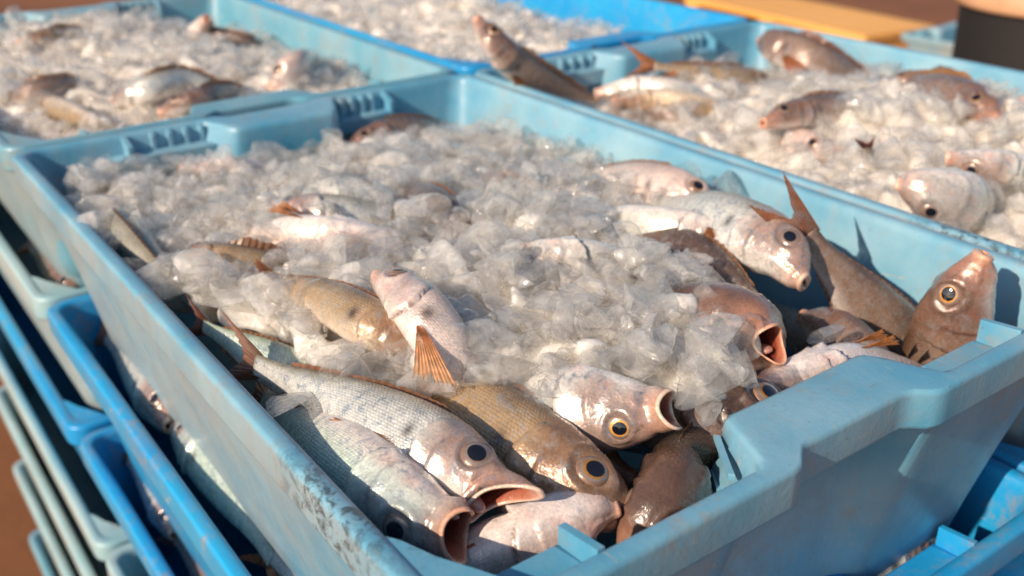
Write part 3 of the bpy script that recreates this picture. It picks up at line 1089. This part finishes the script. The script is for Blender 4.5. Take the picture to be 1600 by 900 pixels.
fish('dark fish tail and back showing at the far side of the ice',
     [A(900, 318, -32), A(845, 296, -13), A(790, 284, -9), A(735, 276, -9)], vdir(.1, .9, .3), 'dark', fins='dt', dorsal=.03, depth=.9, tail=.35, tail_len=.5, L=None)
fish('greenish white fish with red-brown tail up, between left rim and silver fish',
     [A(560, 640, -46), A(480, 600, -26), A(400, 556, -18), A(318, 510, -12)], (.7, .1, .6), 'green', fins='dta', dorsal=.02, depth=1.05, tail=1.0,
     up_tail=(.1, .2, 1), tail_len=.7, tailcol=(.22, .085, .055))
fish('slim fish pressed along the left wall with a dark raised back fin',
     [(34, 480, -26), (32, 430, -18), (30, 370, -16), (34, 310, -24)], (-.25, .05, .95), 'pale', fins='da', dorsal=.04, depth=.9, L=170, fincol=(.18, .08, .04))
fish('white-cheeked brown fish by the right wall at the far end of the ice',
     [A(1128, 326, -12), A(1075, 308, -8), A(1005, 292, -14), A(920, 268, -28)], vdir(.1, .9, .3), 'pink', fins='dp', L=150, mouth=(.014, .02, 0, 0), dorsal=.02)
fish('grey fish seen dimly beneath clear ice above the upturned head',
     [A(740, 380, -8), A(690, 340, -4), A(640, 300, -8), A(580, 262, -18)], vdir(.6, .7, 0), 'dark', fins='d', L=140, depth=.9, dorsal=.02)
fish('yellow-bellied fish wedged behind the moulded ledge',
     [A(1180, 610, -18), A(1240, 594, -17), A(1310, 582, -21), A(1400, 590, -36)], -vdir(0, .9, -.4), 'pink', fins='v', fincol=(.60, .26, .08), L=150, depth=.9)
fish('small pink fish nose at the far left edge of the ice heap',
     [A(284, 272, -22), A(330, 268, -20), A(400, 275, -28), A(470, 290, -44)], -vdir(0, .9, -.3), 'pink', fins='', L=140, depth=.8)
fish('brown-backed fish half buried at the far edge of the ice heap',
     [A(540, 232, -30), A(600, 214, -28), A(660, 206, -33), A(720, 205, -50)], vdir(.1, .9, .3), 'brown', fins='d', dorsal=.03, L=140, depth=.9)
fish('silver flank showing through ice behind the cream-bellied fish',
     [A(430, 330, -2), A(500, 335, 3), A(570, 345, -3), A(640, 360, -24)], vdir(.2, .9, .2), 'silver', fins='', L=140, depth=.8)
fish('tan fish back and fin sticking out of the ice near the left rim',
     [A(300, 400, -10), A(350, 415, -3), A(410, 425, -8), A(470, 440, -26)], vdir(.1, .9, .2), 'tan', fins='d', dorsal=.05, L=135, depth=.8)
fish('pale fish belly under clear ice in the middle of the heap',
     [A(820, 395, 2), A(880, 400, 8), A(940, 410, 2), A(1000, 425, -20)], -vdir(.1, .9, -.3), 'pale', fins='', L=130, depth=.8)
# fish lying deeper, glimpsed in the gaps
for i, (a, b, tn, lb) in enumerate([
        ((66, 60, -66), (170, 120, -66), 'dark', 'dark fish lying deep under the gaping silver fish'),
        ((120, 58, -62), (270, 62, -64), 'brown', 'brown fish lying deep behind the near wall'),
        ((210, 72, -52), (130, 190, -64), 'brown', 'brown fish under the front edge of the ice'),
        ((250, 92, -50), (330, 220, -56), 'tan', 'tan fish deep beside the brown gaping fish'),
        ((300, 62, -60), (350, 190, -64), 'dark', 'dark fish deep in the right corner below the upright fish'),
        ((52, 110, -60), (52, 270, -56), 'green', 'greenish fish deep along the left wall'),
        ((300, 150, -46), (340, 300, -54), 'pink', 'pale fish deep by the right wall'),
        ((150, 84, -54), (90, 210, -64), 'tan', 'tan fish deep under the bronze fish')]):
    a, b = np.array(a, float), np.array(b, float)
    fish(lb + ' in the front crate', [a, (a + b) / 2 + np.array((4, 3, 2.)), b], (-.3, -.2, .9) if i % 2 else (.75, .3, .55), tn, fins='', res=.7)

# ------------------------------------------------------------------ ice
def ico(sub):
    import bmesh
    bm = bmesh.new()
    bmesh.ops.create_icosphere(bm, subdivisions=sub, radius=1.0)
    v = np.array([x.co[:] for x in bm.verts])
    f = np.array([[q.index for q in p.verts] for p in bm.faces])
    bm.free()
    return v, f


ICO2, ICO3 = ico(2), ico(3)


def chunk_shape(rg, base, nplanes=9, flat=1.0):
    v, f = base
    v = v.copy()
    for _ in range(nplanes):
        n = rg.normal(size=3); n /= np.linalg.norm(n)
        d = rg.uniform(.30, .74)
        k = v @ n - d
        v -= np.outer(np.clip(k, 0, None), n)
    v *= np.array([1, rg.uniform(.6, 1.0), rg.uniform(.34, .7) * flat])
    v += .018 * np.sin(v[:, [1, 2, 0]] * 5 + rg.uniform(0, 6, 3)) * rg.uniform(.4, 1)
    return v, f


def rotm(rg, n, tilt=1.0):
    """random rotations, n x 3 x 3"""
    q = rg.normal(size=(n, 4))
    q[:, 1:3] *= tilt
    q /= np.linalg.norm(q, axis=1)[:, None]
    w, x, y, z = q.T
    return np.stack([np.stack([1 - 2 * (y*y + z*z), 2 * (x*y - w*z), 2 * (x*z + w*y)], -1),
                     np.stack([2 * (x*y + w*z), 1 - 2 * (x*x + z*z), 2 * (y*z - w*x)], -1),
                     np.stack([2 * (x*z - w*y), 2 * (y*z + w*x), 1 - 2 * (x*x + y*y)], -1)], 1)


def inside(poly, x, y):
    poly = np.array(poly)
    r = np.zeros(len(x), bool)
    j = len(poly) - 1
    for i in range(len(poly)):
        a, b = poly[i], poly[j]
        c = ((a[1] > y) != (b[1] > y)) & (x < (b[0] - a[0]) * (y - a[1]) / (b[1] - a[1] + 1e-9) + a[0])
        r ^= c
        j = i
    return r


def idw(ctrl, x, y, p=2.6):
    c = np.array(ctrl, float)
    d = np.hypot(x[:, None] - c[None, :, 0], y[:, None] - c[None, :, 1]) + 6
    w = d ** -p
    return (w * c[None, :, 2]).sum(1) / w.sum(1)


def shrink(poly, k=.95):
    q = np.array(poly)
    c = q.mean(0)
    return c + (q - c) * k


def spread(rg, poly, n, sizes, pw=1.7):
    lo, hi = poly.min(0), poly.max(0)
    x, y = rg.uniform(lo[0], hi[0], n * 4), rg.uniform(lo[1], hi[1], n * 4)
    k = inside(poly, x, y)
    x, y = x[k][:n], y[k][:n]
    return x, y, sizes[0] + (sizes[1] - sizes[0]) * rg.uniform(0, 1, len(x)) ** pw


def ice_layer(name, label, ctrl, poly, n, sizes, mat, seed, lift=0.0, tilt=.4):
    """loose crushed pieces heaped on the packed ice: far too many to count, one object"""
    rg = np.random.default_rng(seed)
    poly = np.array(poly)
    small = [chunk_shape(rg, ICO2, 9) for _ in range(20)]
    large = [chunk_shape(rg, ICO3, 13) for _ in range(24)]
    x, y, sz = spread(rg, poly, n, sizes, 2.4)
    z = idw(ctrl, x, y) + rg.normal(0, 2.0, len(x)) - sz * .10 + 4.5 * np.sin(x * .05) * np.cos(y * .06) + lift
    R = rotm(rg, len(x), tilt)
    V, F, off = [], [], 0
    for i in range(len(x)):
        v, f = (large if sz[i] > 8 else small)[i % 20]
        V.append((v * sz[i]) @ R[i].T + np.array((x[i], y[i], z[i])))
        F.append(f + off)
        off += len(v)
    me = mesh_np(name, np.concatenate(V), np.concatenate(F))
    me.set_sharp_from_angle(angle=math.radians(26))
    o = obj(name, me, mat)
    tag(o, label, 'ice', None, 'stuff')
    return o


def ice_bed(name, label, ctrl, poly, n, sizes, voxel, mat, seed, sink=0.0, cell=9.0, soft=14):
    """packed crushed ice: a heap of overlapping lumps fused into one wet mass"""
    rg = np.random.default_rng(seed)
    poly = np.array(poly)
    lo, hi = poly.min(0), poly.max(0)
    shapes = [chunk_shape(rg, ICO2, 8) for _ in range(24)]
    V, F, off = [], [], 0

    def put(P, S, rot):
        nonlocal off
        for i in range(len(P)):
            v, f = shapes[i % len(shapes)]
            V.append((v * S[i]) @ rot[i].T + P[i])
            F.append(f + off)
            off += len(v)
    # packed ice below the surface, fused
    gx, gy = np.meshgrid(np.arange(lo[0], hi[0], cell), np.arange(lo[1], hi[1], cell))
    gx, gy = gx.ravel() + rg.uniform(-2, 2, gx.size), gy.ravel() + rg.uniform(-2, 2, gx.size)
    k = inside(poly, gx, gy)
    gx, gy = gx[k], gy[k]
    gz = idw(ctrl, gx, gy)
    for dz in (sink + 9.0, sink + 18.0):
        put(np.c_[gx, gy, gz - dz], rg.uniform(cell * .9, cell * 1.25, len(gx)), rotm(rg, len(gx)))
    x, y, sz = spread(rg, poly, n, sizes)
    z = idw(ctrl, x, y) + rg.normal(0, 1.8, len(x)) - sz * .30 + 4.5 * np.sin(x * .05) * np.cos(y * .06) - sink
    put(np.c_[x, y, z], sz, rotm(rg, len(x), .24))
    me0 = mesh_np(name, np.concatenate(V), np.concatenate(F))
    tmp = bpy.data.objects.new('tmp', me0)
    COL.objects.link(tmp)
    md = tmp.modifiers.new('r', 'REMESH')
    md.mode = 'VOXEL'
    md.voxel_size = voxel * MM
    md.use_smooth_shade = True
    sm = tmp.modifiers.new('s', 'SMOOTH')
    sm.factor = .5
    sm.iterations = soft
    dg = bpy.context.evaluated_depsgraph_get()
    me = bpy.data.meshes.new_from_object(tmp.evaluated_get(dg))
    bpy.data.objects.remove(tmp)
    bpy.data.meshes.remove(me0)
    me.polygons.foreach_set('use_smooth', np.ones(len(me.polygons), bool))
    me.materials.clear()
    me.materials.append(mat)
    o = bpy.data.objects.new(name, me)
    COL.objects.link(o)
    tag(o, label, 'ice', None, 'stuff')
    return o


# front crate: surface heights (photo pixel, height) and the outline of the iced part
CT_A = [A(*q) for q in [(150, 330, -9), (230, 400, -10), (330, 450, -3), (300, 300, -14), (420, 250, -26), (560, 215, -38), (700, 195, -42),
                        (500, 320, 6), (480, 420, 6), (640, 260, -14), (640, 380, 6), (560, 540, -4), (800, 240, -26), (900, 270, -22), (760, 330, 4),
                        (800, 430, 10), (780, 520, 8), (700, 620, -8), (900, 350, 4), (1000, 320, -10), (1100, 340, -12), (920, 470, 12), (900, 580, 5), (1010, 560, 10),
                        (1100, 500, 12), (1130, 570, 9), (1000, 420, 8), (850, 640, -8), (1020, 620, 2), (1140, 610, 4), (590, 590, -3), (430, 470, 1)]]
PO_A = [A(*q)[:2] for q in [(118, 335, -8), (200, 395, -8), (270, 450, -8), (350, 470, -6), (430, 500, -4), (470, 560, -6), (560, 600, -6), (660, 618, -8),
                            (740, 615, -6), (830, 640, -4), (890, 612, 0), (960, 588, 4), (1050, 596, 5), (1120, 618, 4), (1160, 580, 6), (1180, 500, 4),
                            (1120, 430, 2), (1060, 395, 2), (970, 385, 0), (960, 345, -4), (1030, 320, -10), (1140, 330, -14)]]
PO_A += [np.array(p) for p in [(376, 300), (374, 360), (370, 480), (362, 560), (330, 562), (262, 552), (140, 552), (62, 560), (26, 548), (16, 480)]]
ice_bed('packed_ice', 'packed wet ice under the crushed pieces in the foreground crate', CT_A, shrink(PO_A), 1100, (8, 24), 1.6, M_ICE_BED, 3, 6.5, 9.0, 22)
ice_layer('crushed_ice', 'heap of wet crushed ice covering the fish in the foreground crate', CT_A, PO_A, 2300, (3.2, 25), M_ICE, 4, 0.0, .28)


def boxpoly(x0, y0, x1, y1):
    return [(x0, y0), (x1, y0), (x1, y1), (x0, y1)]


bx, by = -2, CL + GAP
CT_B = [(bx + x, by + y, z) for x, y, z in [(30, 60, -22), (200, 60, -14), (370, 60, -34), (30, 300, -10), (200, 250, 8), (372, 250, -36), (60, 480, 6), (200, 450, 12), (372, 480, -40), (120, 560, -6), (250, 570, -20), (372, 570, -44), (300, 150, -8)]]
ice_bed('packed_ice', 'packed wet ice under the crushed pieces filling the pale crate at upper left', CT_B, boxpoly(bx + 22, by + 56, bx + 378, by + 560), 900, (8, 24), 2.8, M_ICE_FAR, 5, sink=6.0, cell=13)
ice_layer('crushed_ice', 'crushed ice heaped in the pale crate at upper left', CT_B, boxpoly(bx + 22, by + 56, bx + 378, by + 560), 800, (6, 25), M_ICE, 41)
cx_, cy_ = CW + GAP, 2
CT_C = [(cx_ + x, cy_ + y, z) for x, y, z in [(20, 60, -30), (20, 300, -28), (20, 540, -40), (200, 60, 4), (200, 300, 12), (200, 500, -6), (378, 60, -22), (378, 300, -20), (378, 540, -40), (100, 560, -40), (280, 200, 8), (90, 200, -2), (250, 560, -34)]]
ice_bed('packed_ice', 'packed wet ice under the crushed pieces with fish filling the crate on the right', CT_C, boxpoly(cx_ + 22, cy_ + 56, cx_ + 378, cy_ + 552), 900, (8, 24), 2.6, M_ICE_FAR, 6, sink=6.0, cell=13)
ice_layer('crushed_ice', 'crushed ice heaped in the crate on the right', CT_C, boxpoly(cx_ + 22, cy_ + 56, cx_ + 378, cy_ + 552), 800, (6, 25), M_ICE, 42)
dx_, dy_ = CW + GAP + 2, CL + GAP + 3
CT_D = [(dx_ + x, dy_ + y, z) for x, y, z in [(20, 60, -8), (200, 60, -10), (330, 60, -30), (20, 300, -6), (200, 300, 4), (372, 300, -50), (60, 540, -6), (200, 540, -10), (372, 540, -60)]]
ice_bed('packed_ice', 'packed wet ice under the crushed pieces in the bright blue crate at the top', CT_D, boxpoly(dx_ + 22, dy_ + 56, dx_ + 340, dy_ + 560), 700, (8, 24), 3.2, M_ICE_FAR, 8, sink=6.0, cell=14)
ice_layer('crushed_ice', 'crushed ice heaped in the bright blue crate at the top', CT_D, boxpoly(dx_ + 22, dy_ + 56, dx_ + 340, dy_ + 560), 600, (6, 25), M_ICE, 43)

# --- lumps lying loose on top, each an object
CH = []
for i in range(14):
    rg = np.random.default_rng(100 + i)
    v, f = chunk_shape(rg, ICO3, 10 if i < 9 else 14)
    me = mesh_np('ice_chunk', v, f)
    me.set_sharp_from_angle(angle=math.radians(24))
    me.materials.append(M_ICE_CLEAR)
    CH.append(me)


def chunk(p, size, label, group, k=None, rot=None, sq=(1, 1, 1), cat='ice chunk'):
    o = bpy.data.objects.new('ice_chunk', CH[random.randrange(len(CH)) if k is None else k])
    COL.objects.link(o)
    o.location = Vector(p) * MM
    o.scale = (size * sq[0], size * sq[1], size * sq[2])
    o.rotation_euler = rot or (random.uniform(-.4, .4), random.uniform(-.4, .4), random.uniform(0, 6.28))
    tag(o, label, cat, group)
    return o


def scatter(ctrl, poly, n, s0, s1, label, group, seed, lift=.1):
    rg = np.random.default_rng(seed)
    poly = np.array(poly)
    lo, hi = poly.min(0), poly.max(0)
    x, y = rg.uniform(lo[0], hi[0], n * 6), rg.uniform(lo[1], hi[1], n * 6)
    k = inside(poly, x, y)
    x, y = x[k][:n], y[k][:n]
    z = idw(ctrl, x, y)
    for i in range(len(x)):
        s = s0 + (s1 - s0) * rg.uniform() ** 1.8
        chunk((x[i], y[i], z[i] + s * lift), s, label, group)


scatter(CT_A, PO_A, 170, 6, 18, 'loose glassy chunk of ice lying on the heap in the foreground crate', 'loose ice chunks in the front crate', 21, .15)
scatter(CT_B, boxpoly(bx + 40, by + 60, bx + 360, by + 540), 40, 8, 22, 'loose chunk of ice on the heap in the pale crate at upper left', 'loose ice chunks in the upper left crate', 22)
scatter(CT_C, boxpoly(cx_ + 40, cy_ + 60, cx_ + 360, cy_ + 540), 42, 8, 20, 'loose chunk of ice on the heap in the crate on the right', 'loose ice chunks in the right crate', 23)
scatter(CT_D, boxpoly(dx_ + 40, dy_ + 60, dx_ + 340, dy_ + 440), 16, 9, 20, 'loose chunk of ice on the heap in the bright blue crate', 'loose ice chunks in the bright blue crate', 24)
for (px, py, z, s, sq, lb) in [
        (440, 632, -8, 17, (1.5, .9, .7), 'clear glassy ice lump resting on the left rim beside the silver fish'),
        (1140, 295, -6, 22, (1.5, .5, 1.2), 'rounded clear ice plate leaning on the right wall'),
        (1100, 588, 4, 19, (1.4, 1.0, .8), 'big milky ice lump at the front right edge of the heap'),
        (600, 578, -4, 19, (1.4, 1.0, .7), 'broad milky ice lump in front of the upturned fish head'),
        (340, 455, -4, 19, (1.7, .9, .5), 'long flat ice slab lying by the left rim'),
        (690, 605, -6, 10, (1, 1, 1), 'small clear ice lump above the eye of the silver fish'),
        (165, 345, -6, 19, (1.7, .8, .6), 'ice slab overhanging the left rim at the far end'),
        (780, 570, 4, 17, (1.3, 1, .8), 'blocky milky ice lump right of the upturned head'),
        (880, 585, 4, 15, (1.3, 1, .8), 'milky ice lump above the bronze fish'),
        (1010, 480, 12, 20, (1.5, 1, .6), 'broad flat ice lump on top of the heap'),
        (1290, 520, -10, 13, (1.3, 1, .9), 'clear ice lump between gaping fish and tail-up fish'),
        (730, 395, 8, 17, (1.3, 1, .6), 'flat grey ice lump behind the upturned head'),
        (850, 470, 12, 16, (1.3, 1, .6), 'flat milky ice lump right of the orange fin'),
        (1050, 440, 8, 15, (1.4, 1, .6), 'flat ice lump below the yellowish belly-up fish')]:
    chunk(A(px, py, z), s, lb, 'large ice lumps in the front crate', sq=sq, rot=(random.uniform(-.3, .3), random.uniform(-.3, .3), random.uniform(0, 6.28)))

# ------------------------------------------------------------------ fish of the other crates
GB, GC = 'fish in the upper left crate', 'fish in the right crate'
U0 = (.1, .2, .95)
fish('brown fish leaning its head out over the corner where four crates meet',
     [A(748, 28, 56), A(770, 66, 38), A(812, 108, 12), A(880, 140, -14), A(950, 160, -34)], vdir(.75, .55, 0), 'brown', group=GC, res=.8, depth=.8, width=.9, L=165, fins='dp')
fish('brown fish head raised at the far corner of the right crate',
     [A(1190, 62, 1), A(1220, 75, 1), A(1270, 95, -5), A(1330, 118, -21)], vdir(.4, .9, 0), 'brown', group=GC, res=.8, L=170, fins='dp', dorsal=.045, fincol=(.40, .16, .08), mouth=(.02, .02, .02, 0))
fish('orange-brown fish tail pointing left across the right crate',
     [A(1200, 128, -31), A(1140, 122, -15), A(1070, 110, -5), A(1025, 103, 1)], vdir(.1, .9, .2), 'tan', group=GC, res=.8, L=150, fins='dt', depth=.7, tailcol=(.50, .22, .10))
fish('large-eyed brown fish at the right side of the right crate, facing right',
     [A(1560, 190, -1), A(1525, 172, -1), A(1440, 150, -7), A(1350, 122, -17)], vdir(.25, .9, .1), 'brown', group=GC, res=.8, L=185, fins='dp', fincol=(.55, .26, .08), width=1.2)
fish('fish head cut off by the right edge of the photo in the right crate',
     [A(1570, 175, -3), A(1620, 172, -3), A(1700, 180, -13)], vdir(0, .95, .1), 'pink', group=GC, res=.7, L=160, fins='d')
fish('white-bellied rounded fish sticking up by the near wall of the right crate',
     [A(1400, 292, 4), A(1430, 296, 4), A(1466, 306, 0), A(1520, 330, -26)], -vdir(.2, .9, -.3), 'pale', group=GC, res=.8, L=150, fins='', width=1.7, depth=1.3, mouth=(.006, .03, 0, 0))
fish('pale yellow fish lying along the near wall of the right crate',
     [A(930, 150, -21), A(985, 140, -15), A(1050, 145, -15), A(1120, 160, -29)], -vdir(0, .9, -.3), 'pale', group=GC, res=.7, L=150, fins='v', depth=.8)
fish('cream fish just above the dark one by the near wall of the right crate',
     [A(960, 162, -23), A(1040, 158, -13), A(1110, 168, -17), A(1180, 185, -37)], -vdir(0, .9, -.3), 'tan', group=GC, res=.7, L=150, fins='', depth=.7)
fish('dark fish back showing at the near wall of the right crate',
     [A(960, 175, -33), A(1010, 172, -23), A(1070, 185, -25), A(1120, 200, -41)], vdir(0, .9, .1), 'dark', group=GC, res=.7, L=140, fins='d', depth=.7)
fish('fish with a vivid orange mouth in the middle of the right crate',
     [A(1312, 238, -13), A(1285, 236, -15), A(1240, 232, -23), A(1180, 228, -41)], vdir(-.1, .9, .1), 'pink', group=GC, res=.7, L=140, fins='', mouth=(.03, .03, .03, 0))
fish('fish with a red-tipped tail upright in the right crate',
     [A(1370, 300, -57), A(1365, 270, -25), A(1358, 240, -3), A(1355, 228, 7)], vdir(.9, .1, .1), 'tan', group=GC, res=.7, L=110, fins='t', depth=.7, tail=.5, tailcol=(.35, .07, .05))
# upper left crate
fish('brown fish back curving out of the ice at the left of the upper left crate',
     [A(30, 165, -31), A(60, 143, -5), A(95, 133, -3), A(140, 140, -23)], vdir(0, .95, .1), 'brown', group=GB, res=.7, L=150, fins='d', depth=.6)
fish('silver fish with dark tail lying across the middle of the upper left crate',
     [A(180, 160, -19), A(235, 140, -1), A(290, 125, 1), A(340, 138, -9)], vdir(0, .95, .1), 'silver', group=GB, res=.7, L=150, fins='dt', depth=.7, tailcol=(.10, .08, .06))
fish('fish with orange-red belly fin near the right wall of the upper left crate',
     [A(420, 140, -21), A(450, 115, -7), A(480, 105, -15), A(530, 105, -33)], vdir(.3, .9, .1), 'pink', group=GB, res=.7, L=150, fins='vp', fincol=(.55, .18, .06))
fish('fish head pointing up at the far side of the upper left crate',
     [A(325, 28, 9), A(315, 42, -5), A(305, 60, -25), A(300, 85, -57)], vdir(.7, .5, .1), 'pink', group=GB, res=.7, L=140, fins='')
fish('dark finned fish lying at the far right of the upper left crate',
     [A(300, 62, -31), A(345, 60, -17), A(385, 62, -17), A(430, 75, -37)], vdir(.1, .9, .1), 'dark', group=GB, res=.7, L=150, fins='d', depth=.6)
fish('pale orange fish belly at the near wall of the upper left crate',
     [A(60, 165, -23), A(110, 175, -13), A(150, 190, -15), A(200, 205, -31)], -vdir(0, .9, -.3), 'tan', group=GB, res=.7, L=150, fins='', depth=.7)
fish('brown fish back half under ice in the middle of the right crate',
     [A(1190, 190, 2), A(1250, 178, 4), A(1310, 172, 2), A(1370, 175, -18)], vdir(.1, .9, .2), 'brown', group=GC, res=.7, L=140, fins='d', depth=.8)
fish('silver fish belly glinting in the ice at the right of the right crate',
     [A(1480, 250, 2), A(1530, 255, 4), A(1580, 265, 0), A(1640, 285, -20)], -vdir(.1, .9, -.2), 'silver', group=GC, res=.7, L=140, fins='', depth=.8)
fish('brown fish with raised fin between ice and far wall of the right crate',
     [A(1380, 135, -8), A(1420, 130, -2), A(1470, 135, -6), A(1520, 150, -26)], vdir(.2, .9, .2), 'tan', group=GC, res=.7, L=140, fins='d', dorsal=.06, depth=.8)
fish('tan fish half under ice at the upper left of the upper left crate',
     [A(20, 70, -4), A(60, 62, 0), A(110, 58, -4), A(160, 62, -24)], vdir(.1, .9, .2), 'tan', group=GB, res=.7, L=140, fins='d', depth=.7)
fish('brown fish flank near the near wall of the upper left crate, by the ledge',
     [A(250, 175, -12), A(300, 160, -4), A(350, 150, -8), A(400, 150, -26)], vdir(.1, .9, .2), 'brown', group=GB, res=.7, L=140, fins='d', depth=.7)
# crates below: what shows in the gaps
U1 = 'fish in the lower crates'
below = [((30, 90), (32, 240), -PITCH - 17, 'silver', 'second crate of the front stack, by its left wall near the front'),
         ((33, 395), (31, 240), -PITCH - 19, 'green', 'second crate of the front stack, halfway along its left wall'),
         ((31, 400), (34, 560), -PITCH - 20, 'silver', 'second crate of the front stack, at its far left corner'),
         ((52, 170), (50, 330), -PITCH - 34, 'brown', 'second crate of the front stack, under the ones by its left wall'),
         ((50, 330), (54, 500), -PITCH - 36, 'pale', 'second crate of the front stack, deep toward its far left corner'),
         ((330, 36), (210, 40), -PITCH - 20, 'silver', 'second crate of the front stack, by its near wall'),
         ((372, 52), (350, 190), -PITCH - 24, 'brown', 'second crate of the front stack, at its near right corner'),
         ((180, 56), (70, 60), -PITCH - 24, 'tan', 'second crate of the front stack, behind its moulded ledge'),
         ((30, 290), (32, 450), -2 * PITCH - 19, 'brown', 'third crate of the front stack, by its left wall'),
         ((31, 450), (34, 575), -2 * PITCH - 20, 'silver', 'third crate of the front stack, at its far left corner'),
         ((32, 640), (30, 790), -PITCH - 20, 'brown', 'second crate of the rear left stack, at its near left corner')]
for (a, b, z, tn, lb) in below:
    a, b = np.array((*a, z), float), np.array((*b, z - 4), float)
    fish('shaded fish, ' + lb, [a, (a + b) / 2 + np.array((3, 2, 3.)), b], (.5, .3, .8), tn, group=U1, res=.7, fins='dt')
# ------------------------------------------------------------------ background
def box(name, size, mat, parent=None, loc=(0, 0, 0), rz=0.0, bev=3.0):
    x, y, z = [s / 2 for s in size]
    b = min(bev, x * .4, y * .4, z * .4)
    V, F = [], []
    for (zz, i) in ((-z, b), (-z + b, 0), (z - b, 0), (z, b)):
        V += [(-x + i, -y + i, zz), (x - i, -y + i, zz), (x - i, y - i, zz), (-x + i, y - i, zz)]
    for r in range(3):
        for j in range(4):
            F.append((r * 4 + j, r * 4 + (j + 1) % 4, (r + 1) * 4 + (j + 1) % 4, (r + 1) * 4 + j))
    F += [(3, 2, 1, 0), (12, 13, 14, 15)]
    o = obj(name, mesh_np(name, V, F, False), mat, parent)
    o.location = Vector(loc) * MM
    o.rotation_euler = (0, 0, rz)
    return o


def lathe(name, prof, mat, parent, n=40):
    V, F = [], []
    for r, z in prof:
        for k in range(n):
            a = 2 * math.pi * k / n
            V.append((r * math.cos(a), r * math.sin(a), z))
    for i in range(len(prof) - 1):
        for k in range(n):
            F.append((i * n + k, i * n + (k + 1) % n, (i + 1) * n + (k + 1) % n, (i + 1) * n + k))
    return obj(name, mesh_np(name, V, F), mat, parent)


def wood_mat():
    t = NT('warm_wood')
    tc = t.n('ShaderNodeTexCoord')
    mp = t.n('ShaderNodeMapping')
    mp.inputs['Scale'].default_value = (2, 40, 40)
    t.l(tc.outputs['Object'], mp.inputs[0])
    c = t.mix(t.ramp(t.noise(mp.outputs[0], 1, 6, .6), [(.3, 0.0), (.7, 1.0)]), (.70, .32, .065), (.85, .46, .13))
    t.set(Base_Color=c, Roughness=.55)
    return t.m


M_WOOD = wood_mat()
p0, p1 = at(1120, -12, FLOOR_Z + 140), at(1408, 48, FLOOR_Z + 140)
mid, dv = (p0 + p1) / 2, p1 - p0
ln = float(np.linalg.norm(dv))
pal = empty('wooden_platform', (mid[0], mid[1], FLOOR_Z), math.atan2(dv[1], dv[0]))
tag(pal, 'low sunlit orange-brown wooden platform on the floor behind the crates', 'platform')
nb = 4
for i in range(nb):
    box('plank', (ln, 128, 34), M_WOOD, pal, (0, (i - 1.5) * 134, 123))
for s in (-.45, 0, .45):
    box('bearer', (110, 520, 104), M_WOOD, pal, (ln * s, 0, 54))
# dark tub with a tan rim
M_DARKTUB = simple('dark_tub_plastic', (.004, .0025, .002), .8, 0, 0, (.007, .0045, .004), .0005, 40)
M_TANRIM = simple('tan_tub_rim', (.62, .36, .20), .45, 0, 0, (.52, .28, .15), .0005, 30)
RT = 150.0
tb = at(1590, 37, -60) + np.array((.58, .81, 0)) * RT + np.array((.81, -.58, 0)) * 140
tub = empty('round_tub', (tb[0], tb[1], FLOOR_Z))
tag(tub, 'black round tub with a tan lid standing behind the right crate', 'tub')
hh = -60 - FLOOR_Z
lathe('tub_wall', [(2, 2), (RT * .84, 2), (RT * .86, 8), (RT - 2, hh - 2), (RT - 4, hh), (2, hh)], M_DARKTUB, tub)
lathe('tub_lid', [(RT - 1, hh - 1), (RT + 6, hh), (RT + 7, hh + 6), (RT + 5, hh + 26), (RT, hh + 30), (RT - 14, hh + 30), (RT - 16, hh + 22), (2, hh + 22)], M_TANRIM, tub)
# two more crates far behind
for i, (px, py, zz, m, lb) in enumerate([(1440, 62, -420, M_PALE2, 'pale blue fish crate standing far behind, just left of the black tub'),
                                         (1440, 62, -543, M_WHITE, 'whitish crate under the pale crate left of the black tub'),
                                         (1440, 62, -630, M_PALE2, 'lowest crate of the small stack left of the black tub')]):
    p = at(1405, 52, -420) - np.array((0, 600, 0))
    crate((p[0], p[1], zz), m, lb, 'crates in the small stack far behind')
